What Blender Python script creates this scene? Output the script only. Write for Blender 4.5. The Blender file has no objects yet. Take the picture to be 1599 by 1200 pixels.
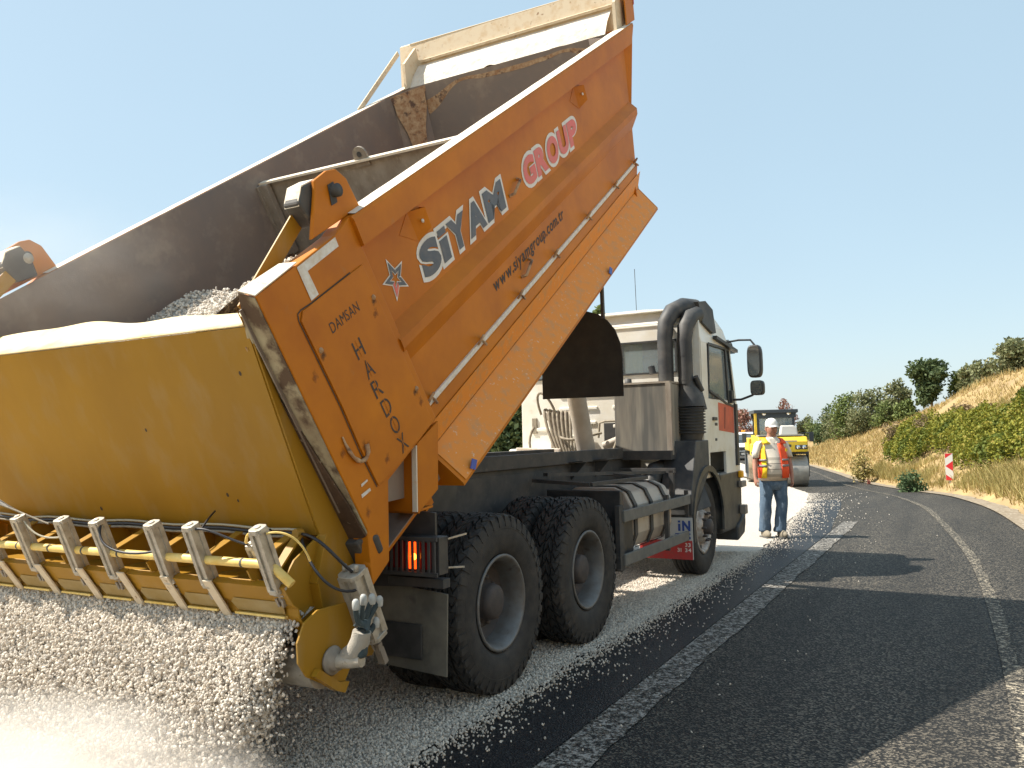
import bpy, bmesh, math, random
import numpy as np
from mathutils import Vector, Matrix, Euler
random.seed(7); RNG = np.random.default_rng(11)
S = bpy.context.scene; COL = S.collection
sin, cos, pi = math.sin, math.cos, math.pi
R = math.radians

# ------------------------------------------------------------ camera, sky, sun, exposure
cam = bpy.data.cameras.new('camera'); camo = bpy.data.objects.new('camera', cam); COL.objects.link(camo)
cam.sensor_width = 36; cam.lens = 36 * 1281 / 1599; cam.clip_start = 0.05; cam.clip_end = 3000
PITCH = math.atan(81 / 1281); ROLL = math.atan(0.023)
fw = Vector((0, cos(PITCH), sin(PITCH))); rt = Vector((1, 0, 0)); up = rt.cross(fw)
r2 = rt * cos(ROLL) - up * sin(ROLL); u2 = rt * sin(ROLL) + up * cos(ROLL)
m = Matrix((r2, u2, -fw)).transposed().to_4x4(); m.translation = Vector((0, 0, 1.65))
camo.matrix_world = m; S.camera = camo

SUN_EL, SUN_AZ = R(53.5), R(-4.5)          # light travels towards azimuth -4.5 deg from +X
sun = bpy.data.lights.new('sun', 'SUN'); sun.energy = 5.0; sun.angle = R(0.53); sun.color = (1, 0.93, 0.82)
suno = bpy.data.objects.new('sun', sun); COL.objects.link(suno)
ld = Vector((cos(SUN_AZ) * cos(SUN_EL), sin(SUN_AZ) * cos(SUN_EL), -sin(SUN_EL)))
suno.rotation_euler = ld.to_track_quat('-Z', 'Y').to_euler(); suno.location = (-30, 5, 40)

W = bpy.data.worlds.new('World'); S.world = W; W.use_nodes = True
nt = W.node_tree; bgn = nt.nodes['Background']
sky = nt.nodes.new('ShaderNodeTexSky'); sky.sky_type = 'NISHITA'; sky.sun_disc = False
sky.sun_elevation = SUN_EL; sky.sun_rotation = math.atan2(-ld.x, -ld.y)
sky.air_density = 1.0; sky.dust_density = 0.9; sky.ozone_density = 1.0
hz = nt.nodes.new('ShaderNodeVectorMath'); hz.operation = 'MULTIPLY_ADD'; hz.inputs[1].default_value = (0.44, 0.37, 0.30); hz.inputs[2].default_value = (2.15, 3.0, 3.6)   # even pale veil of summer haze over the whole sky
nt.links.new(sky.outputs[0], hz.inputs[0]); nzw = nt.nodes.new('ShaderNodeTexNoise'); nzw.inputs['Scale'].default_value = 1.6; nzw.inputs['Detail'].default_value = 3; mrw = nt.nodes.new('ShaderNodeMapRange'); mrw.inputs[3].default_value = .93; mrw.inputs[4].default_value = 1.07
tcw = nt.nodes.new('ShaderNodeTexCoord'); nt.links.new(tcw.outputs['Generated'], nzw.inputs['Vector']); nt.links.new(nzw.outputs[0], mrw.inputs[0])
scw = nt.nodes.new('ShaderNodeVectorMath'); scw.operation = 'SCALE'; nt.links.new(hz.outputs[0], scw.inputs[0]); nt.links.new(mrw.outputs[0], scw.inputs['Scale']); nt.links.new(scw.outputs[0], bgn.inputs[0]); bgn.inputs[1].default_value = 0.10
S.view_settings.view_transform = 'Standard'; S.view_settings.look = 'None'
S.view_settings.exposure = 0.85; S.view_settings.gamma = 1
S.render.engine = 'CYCLES'
try:
    S.cycles.use_denoising = True; S.cycles.max_bounces = 7; S.cycles.volume_bounces = 5; S.cycles.volume_step_rate = 2
except Exception: pass

# ------------------------------------------------------------ helpers
def mat(name, col, rough=0.6, metal=0.0, col2=None, scale=5.0, detail=4.0, lo=0.35, hi=0.65, bump=0.0, bscale=60.0, spec=0.5, stain=None, sscale=3.0, slo=0.6, shi=0.75, dist=0.0, strch=None):
    M = bpy.data.materials.new(name); M.use_nodes = True; n = M.node_tree.nodes; L = M.node_tree.links
    b = n['Principled BSDF']; b.inputs['Roughness'].default_value = rough; b.inputs['Metallic'].default_value = metal
    b.inputs['Specular IOR Level'].default_value = spec
    c = (*col, 1); b.inputs['Base Color'].default_value = c
    tc = n.new('ShaderNodeTexCoord'); src = tc.outputs['Object']
    if strch:
        mp = n.new('ShaderNodeMapping'); mp.inputs['Scale'].default_value = strch; L.new(src, mp.inputs[0]); src = mp.outputs[0]
    out = None
    def layer(prev, c2, sc, l, h, seed):
        t = n.new('ShaderNodeTexNoise'); t.noise_dimensions = '4D'; t.inputs['W'].default_value = seed
        t.inputs['Scale'].default_value = sc; t.inputs['Detail'].default_value = detail; t.inputs['Distortion'].default_value = dist
        t.inputs['Roughness'].default_value = 0.6
        L.new(src, t.inputs['Vector']); r = n.new('ShaderNodeMapRange'); r.inputs[1].default_value = l; r.inputs[2].default_value = h
        L.new(t.outputs[0], r.inputs[0]); x = n.new('ShaderNodeMix'); x.data_type = 'RGBA'
        L.new(r.outputs[0], x.inputs[0])
        if prev is None: x.inputs[6].default_value = c
        else: L.new(prev, x.inputs[6])
        x.inputs[7].default_value = (*c2, 1); return x.outputs[2]
    if col2: out = layer(None, col2, scale, lo, hi, 1.3)
    if stain: out = layer(out, stain, sscale, slo, shi, 7.7)
    if out: L.new(out, b.inputs['Base Color'])
    if bump:
        t = n.new('ShaderNodeTexNoise'); t.inputs['Scale'].default_value = bscale; t.inputs['Detail'].default_value = 5
        L.new(tc.outputs['Object'], t.inputs['Vector']); bp = n.new('ShaderNodeBump'); bp.inputs['Strength'].default_value = bump
        bp.inputs['Distance'].default_value = 0.02
        L.new(t.outputs[0], bp.inputs['Height']); L.new(bp.outputs[0], b.inputs['Normal'])
    return M

def emis(name, col, s):
    M = mat(name, col, 0.3); b = M.node_tree.nodes['Principled BSDF']
    b.inputs['Emission Color'].default_value = (*col, 1); b.inputs['Emission Strength'].default_value = s; return M

def glass(name, col=(0.5, 0.6, 0.62), rough=0.05, alpha=0.35):
    M = mat(name, col, rough); b = M.node_tree.nodes['Principled BSDF']; b.inputs['Alpha'].default_value = alpha
    b.inputs['IOR'].default_value = 1.5; return M

class MB:
    """collects shapes and links them as ONE mesh object"""
    def __init__(s, mx=None, weld=False): s.weld = weld; s.v = []; s.f = []; s.sm = []; s.mx = mx
    def add(s, vs, fs, smooth=False):
        o = len(s.v); s.v += [tuple(p) for p in vs]; s.f += [tuple(o + i for i in f) for f in fs]; s.sm += [smooth] * len(fs); return s
    def box(s, c, d, rot=None):
        x, y, z = d[0] / 2, d[1] / 2, d[2] / 2
        vs = [Vector((i * x, j * y, k * z)) for i in (-1, 1) for j in (-1, 1) for k in (-1, 1)]
        if rot is not None: vs = [rot @ v for v in vs]
        vs = [v + Vector(c) for v in vs]
        return s.add(vs, [(0, 1, 3, 2), (4, 6, 7, 5), (0, 4, 5, 1), (2, 3, 7, 6), (0, 2, 6, 4), (1, 5, 7, 3)])
    def bar(s, a, b, w, h, up=(0, 0, 1)):
        a = Vector(a); b = Vector(b); d = (b - a).normalized(); u = Vector(up); r = d.cross(u)
        if r.length < 1e-4: r = d.cross(Vector((0, 1, 0)))
        r.normalize(); u = r.cross(d).normalized()
        q = [(-w / 2, -h / 2), (w / 2, -h / 2), (w / 2, h / 2), (-w / 2, h / 2)]
        vs = [a + r * i + u * j for i, j in q] + [b + r * i + u * j for i, j in q]
        return s.add(vs, [(3, 2, 1, 0), (4, 5, 6, 7), (0, 1, 5, 4), (1, 2, 6, 5), (2, 3, 7, 6), (3, 0, 4, 7)])
    def prism(s, poly, off):
        """poly: 3D points, off: extrusion vector"""
        n = len(poly); off = Vector(off); a = [Vector(p) for p in poly]; b = [p + off for p in a]
        fs = [tuple(range(n)), tuple(range(2 * n - 1, n - 1, -1))]
        fs += [(i, n + i, n + (i + 1) % n, (i + 1) % n) for i in range(n)]
        return s.add(a + b, fs)
    def plate(s, poly, t, axis='y', sgn=1):
        off = {'x': (t, 0, 0), 'y': (0, t, 0), 'z': (0, 0, t)}[axis]; return s.prism(poly, Vector(off) * sgn)
    def tube(s, pts, r, n=10, cap=True):
        pts = [Vector(p) for p in pts]; rs = r if isinstance(r, (list, tuple)) else [r] * len(pts)
        rings = []; prev = None
        for i, p in enumerate(pts):
            d = (pts[min(i + 1, len(pts) - 1)] - pts[max(i - 1, 0)]).normalized()
            if prev is None:
                a = d.cross(Vector((0, 0, 1)))
                if a.length < 1e-3: a = d.cross(Vector((0, 1, 0)))
            else: a = prev - d * prev.dot(d)
            a.normalize(); prev = a; b = d.cross(a)
            rings.append([p + (a * cos(2 * pi * k / n) + b * sin(2 * pi * k / n)) * rs[i] for k in range(n)])
        vs = [q for g in rings for q in g]; fs = []
        for i in range(len(rings) - 1):
            for k in range(n):
                fs.append((i * n + k, i * n + (k + 1) % n, (i + 1) * n + (k + 1) % n, (i + 1) * n + k))
        s.add(vs, fs, True)
        if cap: s.add(rings[0], [tuple(range(n - 1, -1, -1))]); s.add(rings[-1], [tuple(range(n))])
        return s
    def lathe(s, prof, c, axis='y', n=48, smooth=True):
        """prof: (r, h) pairs; turned round the axis through c"""
        vs = []; fs = []
        for r, h in prof:
            for k in range(n):
                a = 2 * pi * k / n; p = {'y': (r * cos(a), h, r * sin(a)), 'z': (r * cos(a), r * sin(a), h), 'x': (h, r * cos(a), r * sin(a))}[axis]
                vs.append(Vector(c) + Vector(p))
        for i in range(len(prof) - 1):
            for k in range(n): fs.append((i * n + k, i * n + (k + 1) % n, (i + 1) * n + (k + 1) % n, (i + 1) * n + k))
        return s.add(vs, fs, smooth)
    def sheet(s, grid, smooth=False):
        """grid: rows of points"""
        nr, nc = len(grid), len(grid[0]); vs = [p for g in grid for p in g]
        fs = [(i * nc + j, i * nc + j + 1, (i + 1) * nc + j + 1, (i + 1) * nc + j) for i in range(nr - 1) for j in range(nc - 1)]
        return s.add(vs, fs, smooth)
    def build(s, name, m, parent=None, bevel=0, fix=True, solid=0):
        me = bpy.data.meshes.new(name)
        vs = s.v if s.mx is None else [tuple(s.mx @ Vector(v)) for v in s.v]
        me.from_pydata(vs, [], s.f); me.polygons.foreach_set('use_smooth', s.sm)
        if fix:
            bm = bmesh.new(); bm.from_mesh(me); bmesh.ops.remove_doubles(bm, verts=bm.verts, dist=1e-5) if s.weld else None; bmesh.ops.recalc_face_normals(bm, faces=bm.faces); bm.to_mesh(me); bm.free()
        me.materials.append(m); o = bpy.data.objects.new(name, me); COL.objects.link(o)
        if parent is not None: o.parent = parent
        if solid:
            md = o.modifiers.new('thick', 'SOLIDIFY'); md.thickness = solid; md.offset = 0
        if bevel:
            md = o.modifiers.new('bevel', 'BEVEL'); md.width = bevel; md.segments = 2; md.limit_method = 'ANGLE'; md.angle_limit = R(35)
        return o

def arc(c, r, a0, a1, n, plane='xz', k=0):
    out = []
    for i in range(n + 1):
        a = R(a0 + (a1 - a0) * i / n); p = [0, 0, 0]
        ix = {'xz': (0, 2), 'xy': (0, 1), 'yz': (1, 2)}[plane]; p[ix[0]] = r * cos(a); p[ix[1]] = r * sin(a)
        out.append(Vector(c) + Vector(p))
    return out
def bez(p0, p1, p2, p3, n=12):
    P = [Vector(p) for p in (p0, p1, p2, p3)]; o = []
    for i in range(n + 1):
        t = i / n; o.append(P[0] * (1 - t) ** 3 + P[1] * 3 * t * (1 - t) ** 2 + P[2] * 3 * t * t * (1 - t) + P[3] * t ** 3)
    return o
def empty(name, loc, rz=0, parent=None):
    o = bpy.data.objects.new(name, None); COL.objects.link(o); o.location = loc; o.rotation_euler = (0, 0, rz); o.empty_display_size = 0.2
    if parent is not None: o.parent = parent
    return o
def tag(o, label=None, cat=None, group=None, kind=None):
    if label: o['label'] = label
    if cat: o['category'] = cat
    if group: o['group'] = group
    if kind: o['kind'] = kind
    return o
def copy_tree(o, parent=None):
    c = o.copy(); COL.objects.link(c)
    if parent is not None: c.parent = parent; c.matrix_parent_inverse = o.matrix_parent_inverse.copy()
    for ch in [x for x in o.children]: copy_tree(ch, c)
    return c
def npmesh(name, V, F, m, parent=None, smooth=False):
    """V (n,3) array, F (k,3|4) array"""
    me = bpy.data.meshes.new(name); V = np.asarray(V, np.float32); F = np.asarray(F, np.int32); k = F.shape[1]
    me.vertices.add(len(V)); me.vertices.foreach_set('co', V.ravel())
    me.loops.add(F.size); me.loops.foreach_set('vertex_index', F.ravel())
    me.polygons.add(len(F)); me.polygons.foreach_set('loop_start', np.arange(len(F), dtype=np.int32) * k)
    me.polygons.foreach_set('use_smooth', np.full(len(F), smooth)); me.update(calc_edges=True)
    me.materials.append(m); o = bpy.data.objects.new(name, me); COL.objects.link(o)
    if parent is not None: o.parent = parent
    return o

_glyph = {}
def glyph(ch, off=0.0):
    """outline letter as (verts, faces), normalised to a unit box"""
    if (ch, off) in _glyph: return _glyph[(ch, off)]
    cu = bpy.data.curves.new('t', 'FONT'); cu.body = ch; cu.offset = off; cu.resolution_u = 5
    o = bpy.data.objects.new('t', cu); COL.objects.link(o)
    dg = bpy.context.evaluated_depsgraph_get(); me = bpy.data.meshes.new_from_object(o.evaluated_get(dg))
    v = np.array([tuple(p.co)[:2] for p in me.vertices]); f = [tuple(p.vertices) for p in me.polygons]
    bpy.data.objects.remove(o); bpy.data.curves.remove(cu); bpy.data.meshes.remove(me)
    mn, mx = v.min(0), v.max(0); _glyph[(ch, off)] = (v, f, mn, mx); return _glyph[(ch, off)]
def letters(mb, text, org, ex, ey, w, h, off=0.0, grow=0.0, shear=0.0, gap=0.14, lift=(0, 0, 0), widths={}):
    """text laid in the box w x h at org along unit vectors ex, ey"""
    ex = Vector(ex); ey = Vector(ey); org = Vector(org) + Vector(lift)
    desc = 'gpqyj'; low = 'acemnorsuvwxz.'
    ws = []
    for ch in text:
        if ch == ' ': ws.append(0.35); continue
        v, f, mn, mx = glyph(ch, off); ws.append(widths.get(ch, mx[0] - mn[0]))
    tot = sum(ws) + gap * (len(text) - 1); sc = w / tot; x = 0
    cap = glyph('H', off); ch0, ch1 = cap[2][1], cap[3][1]
    allcap = not any(c.islower() for c in text)
    for ch, wd in zip(text, ws):
        if ch != ' ':
            v, f, mn, mx = glyph(ch, off); q = v.copy()
            q[:, 0] = (q[:, 0] - mn[0]) / max(mx[0] - mn[0], 1e-6) * wd
            if ch == 'i' and text in ('SiYAM', 'iN'): q = np.array([(0, 0), (wd, 0), (wd, .70), (0, .70), (0, .80), (wd, .80), (wd, 1), (0, 1)], float); f = [(0, 1, 2, 3), (4, 5, 6, 7)]
            else: q[:, 1] = (q[:, 1] - ch0) / (ch1 - ch0)
            if grow:
                c = np.array([wd / 2, .5]); wsz = np.array([wd * sc, h]); q = c + (q - c) * (1 + 2 * grow / wsz)
            P = [org + ex * float((x + a) * sc + shear * b * h) + ey * float(b * h) for a, b in q]
            if isinstance(mb, list): mb.append((P, f))
            else: mb.add(P, f)
        x += wd + gap
    return mb

# ------------------------------------------------------------ materials
K = {}
K['orange'] = mat('orange_paint', (0.55, 0.180, 0.005), 0.5, 0, (0.43, 0.130, 0.006), 2.5, bump=0.12, bscale=3, stain=(0.36, 0.17, 0.06), sscale=9, slo=0.66, shi=0.86, spec=.25)
K['orange_dusty'] = mat('orange_dusty', (0.72, 0.26, 0.03), 0.6, 0, (0.48, 0.27, 0.12), 14, lo=.5, hi=.75, stain=(0.62, 0.5, 0.36), sscale=45, slo=.62, shi=.7)
K['rail_dust'] = mat('rail_top_dust', (0.72, 0.64, 0.52), 0.85, 0, (0.68, 0.42, 0.2), 18, lo=.55, hi=.8)
K['yellow'] = mat('yellow_paint', (0.36, 0.19, 0.014), 0.45, 0, (0.30, 0.155, 0.013), 1.6, stain=(0.33, 0.21, 0.08), sscale=7, slo=.5, shi=.9, bump=0.3, bscale=1.7, spec=.3, strch=(1, 1, .25))
K['yellow_dust'] = mat('yellow_dusty_edge', (0.74, 0.56, 0.26), 0.8, 0, (0.7, 0.5, 0.15), 10)
K['rust'] = mat('worn_steel_lining', (0.20, 0.165, 0.145), 0.6, 0.05, (0.25, 0.19, 0.15), 2.2, detail=8, stain=(0.34, 0.28, 0.22), sscale=5, slo=.52, shi=.8, bump=.05, bscale=25)
K['rusty'] = mat('rust_streak', (0.30, 0.15, 0.07), 0.85, 0, (0.5, 0.36, 0.22), 20, stain=(0.12, 0.07, 0.05), sscale=14, slo=.55, shi=.65)
K['cream'] = mat('dusty_cream_plate', (0.62, 0.52, 0.38), 0.8, 0, (0.5, 0.34, 0.18), 12, lo=.5, hi=.8, stain=(0.25, 0.14, 0.07), sscale=25, slo=.62, shi=.72)
K['dust'] = mat('packed_dust', (0.74, 0.69, 0.62), 0.95, 0, (0.58, 0.5, 0.41), 7, bump=.6, bscale=14, stain=(.42, .31, .2), sscale=11, slo=.62, shi=.74)
K['steel'] = mat('dusty_steel', (0.34, 0.30, 0.25), 0.7, 0.2, (0.24, 0.2, 0.16), 12, bump=.1, stain=(0.42, 0.38, 0.3), sscale=30, strch=(1, 1, .25))
K['alu'] = mat('aluminium_dusty', (0.50, 0.47, 0.41), 0.5, 0.45, (0.36, 0.32, 0.26), 20, bump=.05, stain=(0.22, 0.17, 0.11), sscale=30, slo=.62, shi=.75)
K['dark'] = mat('dark_chassis', (0.035, 0.038, 0.042), 0.7, 0, (0.08, 0.073, 0.066), 6, stain=(0.15, 0.135, 0.11), sscale=15, slo=.6, shi=.8)
K['black'] = mat('black_plastic', (0.028, 0.03, 0.033), 0.5, 0, (0.06, 0.06, 0.06), 8)
K['blackdust'] = mat('dusty_black_plastic', (0.035, 0.038, 0.043), 0.6, 0, (0.11, 0.105, 0.095), 5, lo=.4, hi=.8)
K['rubber'] = mat('tyre_rubber', (0.018, 0.018, 0.019), 0.75, 0, (0.04, 0.037, 0.034), 14, bump=.1, bscale=120, stain=(0.085, 0.068, 0.055), sscale=5, slo=.58, shi=.8)
K['rim'] = mat('wheel_rim_grey', (0.17, 0.175, 0.18), 0.55, 0.3, (0.13, 0.12, 0.11), 12, stain=(0.07, 0.055, 0.045), sscale=9, slo=.6, shi=.7)
K['hub'] = mat('wheel_hub_red_brown', (0.05, 0.045, 0.045), 0.7, 0, (0.085, 0.07, 0.065), 14)
K['white'] = mat('white_cab_paint', (0.80, 0.79, 0.74), 0.4, 0, (0.72, 0.68, 0.58), 4, stain=(0.5, 0.44, 0.34), sscale=7, slo=.6, shi=.85)
K['whitep'] = mat('reflective_white_tape', (0.74, 0.72, 0.68), 0.5, 0, (0.6, 0.52, 0.42), 30)
K['decalw'] = mat('white_vinyl', (0.72, 0.70, 0.67), 0.45, 0, (0.66, 0.62, 0.56), 15)
K['decalg'] = mat('charcoal_vinyl', (0.075, 0.08, 0.09), 0.4, 0, (0.12, 0.11, 0.11), 15)
K['decalr'] = mat('red_vinyl', (0.72, 0.13, 0.10), 0.45, 0, (0.62, 0.17, 0.12), 15)
K['ink'] = mat('dark_ink', (0.05, 0.03, 0.02), 0.6)
K['blue'] = mat('blue_plate', (0.02, 0.08, 0.42), 0.4)
K['navy'] = mat('navy_print', (0.03, 0.07, 0.28), 0.5)
K['redp'] = mat('red_print', (0.5, 0.03, 0.03), 0.5, 0, (0.36, 0.05, 0.05), 20)
K['cabred'] = mat('faded_red_decal', (0.68, 0.12, 0.06), 0.5, 0, (0.5, 0.1, 0.06), 8)
K['glass'] = glass('window_glass', (0.30, 0.36, 0.38), 0.05, 0.45)
K['glassd'] = glass('dark_glass', (0.05, 0.07, 0.08), 0.04, 0.75)
K['mirror'] = mat('mirror_glass', (0.8, 0.8, 0.8), 0.05, 1.0); K['mirrord'] = mat('dimmed_mirror_glass', (0.35, 0.35, 0.34), 0.12, 0.9)  # second mirror tone darkened so it reflects the truck side less
K['lamp'] = emis('lit_brake_lamp', (1.0, 0.07, 0.005), 1.6)
K['lampy'] = emis('lit_lamp_core', (1.0, 0.35, 0.03), 4)
K['amber'] = mat('amber_lens', (0.9, 0.42, 0.02), 0.2)
K['lens_red'] = mat('red_lens', (0.25, 0.01, 0.01), 0.2)
K['tubey'] = mat('sunlit_yellow_paint', (0.80, 0.60, 0.22), 0.5, 0, (0.7, 0.46, 0.1), 14)  # bright tone holds the sunlit look of the pipe and flap ledges
K['hose'] = mat('black_hose', (0.02, 0.02, 0.025), 0.45)
K['hoseg'] = mat('grey_hose', (0.42, 0.38, 0.28), 0.6)
K['hosedust'] = mat('dusty_hose', (0.33, 0.29, 0.22), 0.8, 0, (0.2, 0.17, 0.13), 20)
K['cyl'] = mat('dusty_ram_barrel', (0.50, 0.46, 0.40), 0.6, 0, (0.4, 0.35, 0.29), 5)
K['interior'] = mat('cab_interior', (0.10, 0.10, 0.095), 0.8)
K['curtain'] = mat('pale_curtain', (0.6, 0.66, 0.35), 0.8)

def smudge_mat(name, col):
    M = mat(name, col, .8); n = M.node_tree.nodes; L = M.node_tree.links; b = n['Principled BSDF']
    tc = n.new('ShaderNodeTexCoord'); nz = n.new('ShaderNodeTexNoise'); nz.inputs['Scale'].default_value = 26; nz.inputs['Detail'].default_value = 5; L.new(tc.outputs['Object'], nz.inputs['Vector'])
    ln = n.new('ShaderNodeVectorMath'); ln.operation = 'LENGTH'; L.new(tc.outputs['Object'], ln.inputs[0]); r = n.new('ShaderNodeMapRange'); r.inputs[1].default_value = .055; r.inputs[2].default_value = .0; r.inputs[3].default_value = -.45; r.inputs[4].default_value = .14; L.new(ln.outputs['Value'], r.inputs[0])
    ad = n.new('ShaderNodeMath'); L.new(nz.outputs[0], ad.inputs[0]); L.new(r.outputs[0], ad.inputs[1]); r2 = n.new('ShaderNodeMapRange'); r2.inputs[1].default_value = .38; r2.inputs[2].default_value = .62; r2.inputs[4].default_value = .6; L.new(ad.outputs[0], r2.inputs[0]); L.new(r2.outputs[0], b.inputs['Alpha']); return M
K['grease'] = smudge_mat('grease_smudge', (.05, .04, .03)); K['rustspot'] = smudge_mat('rust_smudge', (.30, .10, .02))

# ------------------------------------------------------------ terrain, road
def smooth(t): t = np.clip(t, 0, 1); return t * t * (3 - 2 * t)
def gz(y): return -0.6 * smooth((np.asarray(y, float) - 14) / 20.)
EY = np.array([-60, -10, 4, 8, 12.4, 16, 21.9, 29.8, 35.8, 40.5, 50, 64, 90, 140, 400.])
EX = np.array([-34, -4.6, 3.75, 5.75, 7.72, 9.3, 11.5, 13.55, 14.7, 15.9, 18.0, 20.0, 22.0, 20., -20.])
GY = np.array([-60, -10, 4.22, 5.23, 6.48, 9.27, 12.02, 18.8, 26.8, 36, 50, 64, 90, 140, 400.])
GX = np.array([-35.5, -8.3, -0.55, 0.02, 0.72, 2.3, 3.75, 6.7, 9.6, 11.6, 14.7, 16.7, 18.7, 16.7, -23.])
LY = np.array([-60, -10, 5.19, 7.79, 10.45, 16.95, 22.9, 30, 36.1, 40.5, 50, 64, 90, 140, 400.])
LX = np.array([-35, -5.4, 3.09, 4.45, 5.75, 8.45, 10.5, 12.5, 13.9, 15.1, 17.2, 19.2, 21.2, 19.2, -20.8])
def pl(X, Y):
    # monotone smooth interpolation (smoothed polyline)
    yy = np.linspace(-60, 400, 9201); xx = np.interp(yy, Y, X); k = np.ones(61) / 61
    xs = np.convolve(np.pad(xx, 30, mode='edge'), k, 'valid'); return lambda y: np.interp(y, yy, xs)
Xe, Xg, Xl = pl(EX, EY), pl(GX, GY), pl(LX, LY)
def vnoise(x, y, s, seed=0):
    x = np.asarray(x) / s + seed * 17.3; y = np.asarray(y) / s - seed * 9.1; xi = np.floor(x); yi = np.floor(y); fx = x - xi; fy = y - yi
    h = lambda a, b: np.modf(np.abs(np.sin(a * 127.1 + b * 311.7 + seed) * 43758.5453))[0]
    fx = fx * fx * (3 - 2 * fx); fy = fy * fy * (3 - 2 * fy)
    return (h(xi, yi) * (1 - fx) + h(xi + 1, yi) * fx) * (1 - fy) + (h(xi, yi + 1) * (1 - fx) + h(xi + 1, yi + 1) * fx) * fy
def terrain(x, y):
    x = np.asarray(x, float); y = np.asarray(y, float)
    off = (x - Xe(y)) * 0.88 - 0.35
    Hs = np.interp(y, [-20, 10, 16, 24, 32, 40, 50, 60, 90, 200], [3.6, 3.6, 4.0, 5.6, 6.3, 5.4, 3.9, 1.9, 1.0, .8])
    o = np.clip(off, 0, None); hill = Hs * (1 - np.exp(-(o / 4.9) ** 1.3)) + .10 * smooth(o / .5)
    rough = smooth((off - 1) / 3) * ((vnoise(x, y, 3.1) - .5) * .9 + (vnoise(x, y, 1.1, 2) - .5) * .35)
    lo = (Xg(y) - 4.3 - x) * .88
    left = -smooth(lo / 3) * 0.5 + smooth((lo - 1) / 3) * (vnoise(x, y, 2.3, 3) - .5) * .35
    return gz(y) + hill + rough + left + np.where(off < 0, 0, smooth(off / .5) * .05)
YR = np.unique(np.concatenate([np.arange(-30, 2, 2.), np.arange(2, 20, .25), np.arange(20, 70, .5), np.arange(70, 130, 3.), np.arange(130, 401, 30.)]))
offs = np.concatenate([-np.geomspace(3, 900, 30)[::-1] , [-2, -1, -.5, 0, .2, .4], np.arange(.7, 25, .35), np.geomspace(25, 900, 24)])
XX = Xe(YR)[:, None] + offs[None, :]
XX[:, offs < -.9] = (Xg(YR)[:, None] - 4.3) + (offs[offs < -.9] + 1)[None, :]
YY = np.repeat(YR[:, None], XX.shape[1], 1); ZZ = terrain(XX, YY)
nr, nc = XX.shape
idx = np.arange(nr * nc).reshape(nr, nc)
FF = np.stack([idx[:-1, :-1], idx[:-1, 1:], idx[1:, 1:], idx[1:, :-1]], -1).reshape(-1, 4)
# far ground past the last row, flat to the horizon
K['earth'] = mat('dry_hill_earth', (0.36, 0.26, 0.12), 0.95, 0, (0.26, 0.18, 0.09), 0.8, detail=8, bump=.6, bscale=5, stain=(0.46, 0.33, 0.14), sscale=.35, slo=.5, shi=.62)
hill = npmesh('hillside', np.stack([XX, YY, ZZ], -1).reshape(-1, 3), FF, K['earth'], smooth=True); tag(hill, kind='structure')
g = MB().sheet([[(-1500, -800, -1.4), (1500, -800, -1.4)], [(-1500, 2500, -1.4), (1500, 2500, -1.4)]]).build('ground', K['earth']); tag(g, kind='structure')

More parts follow.
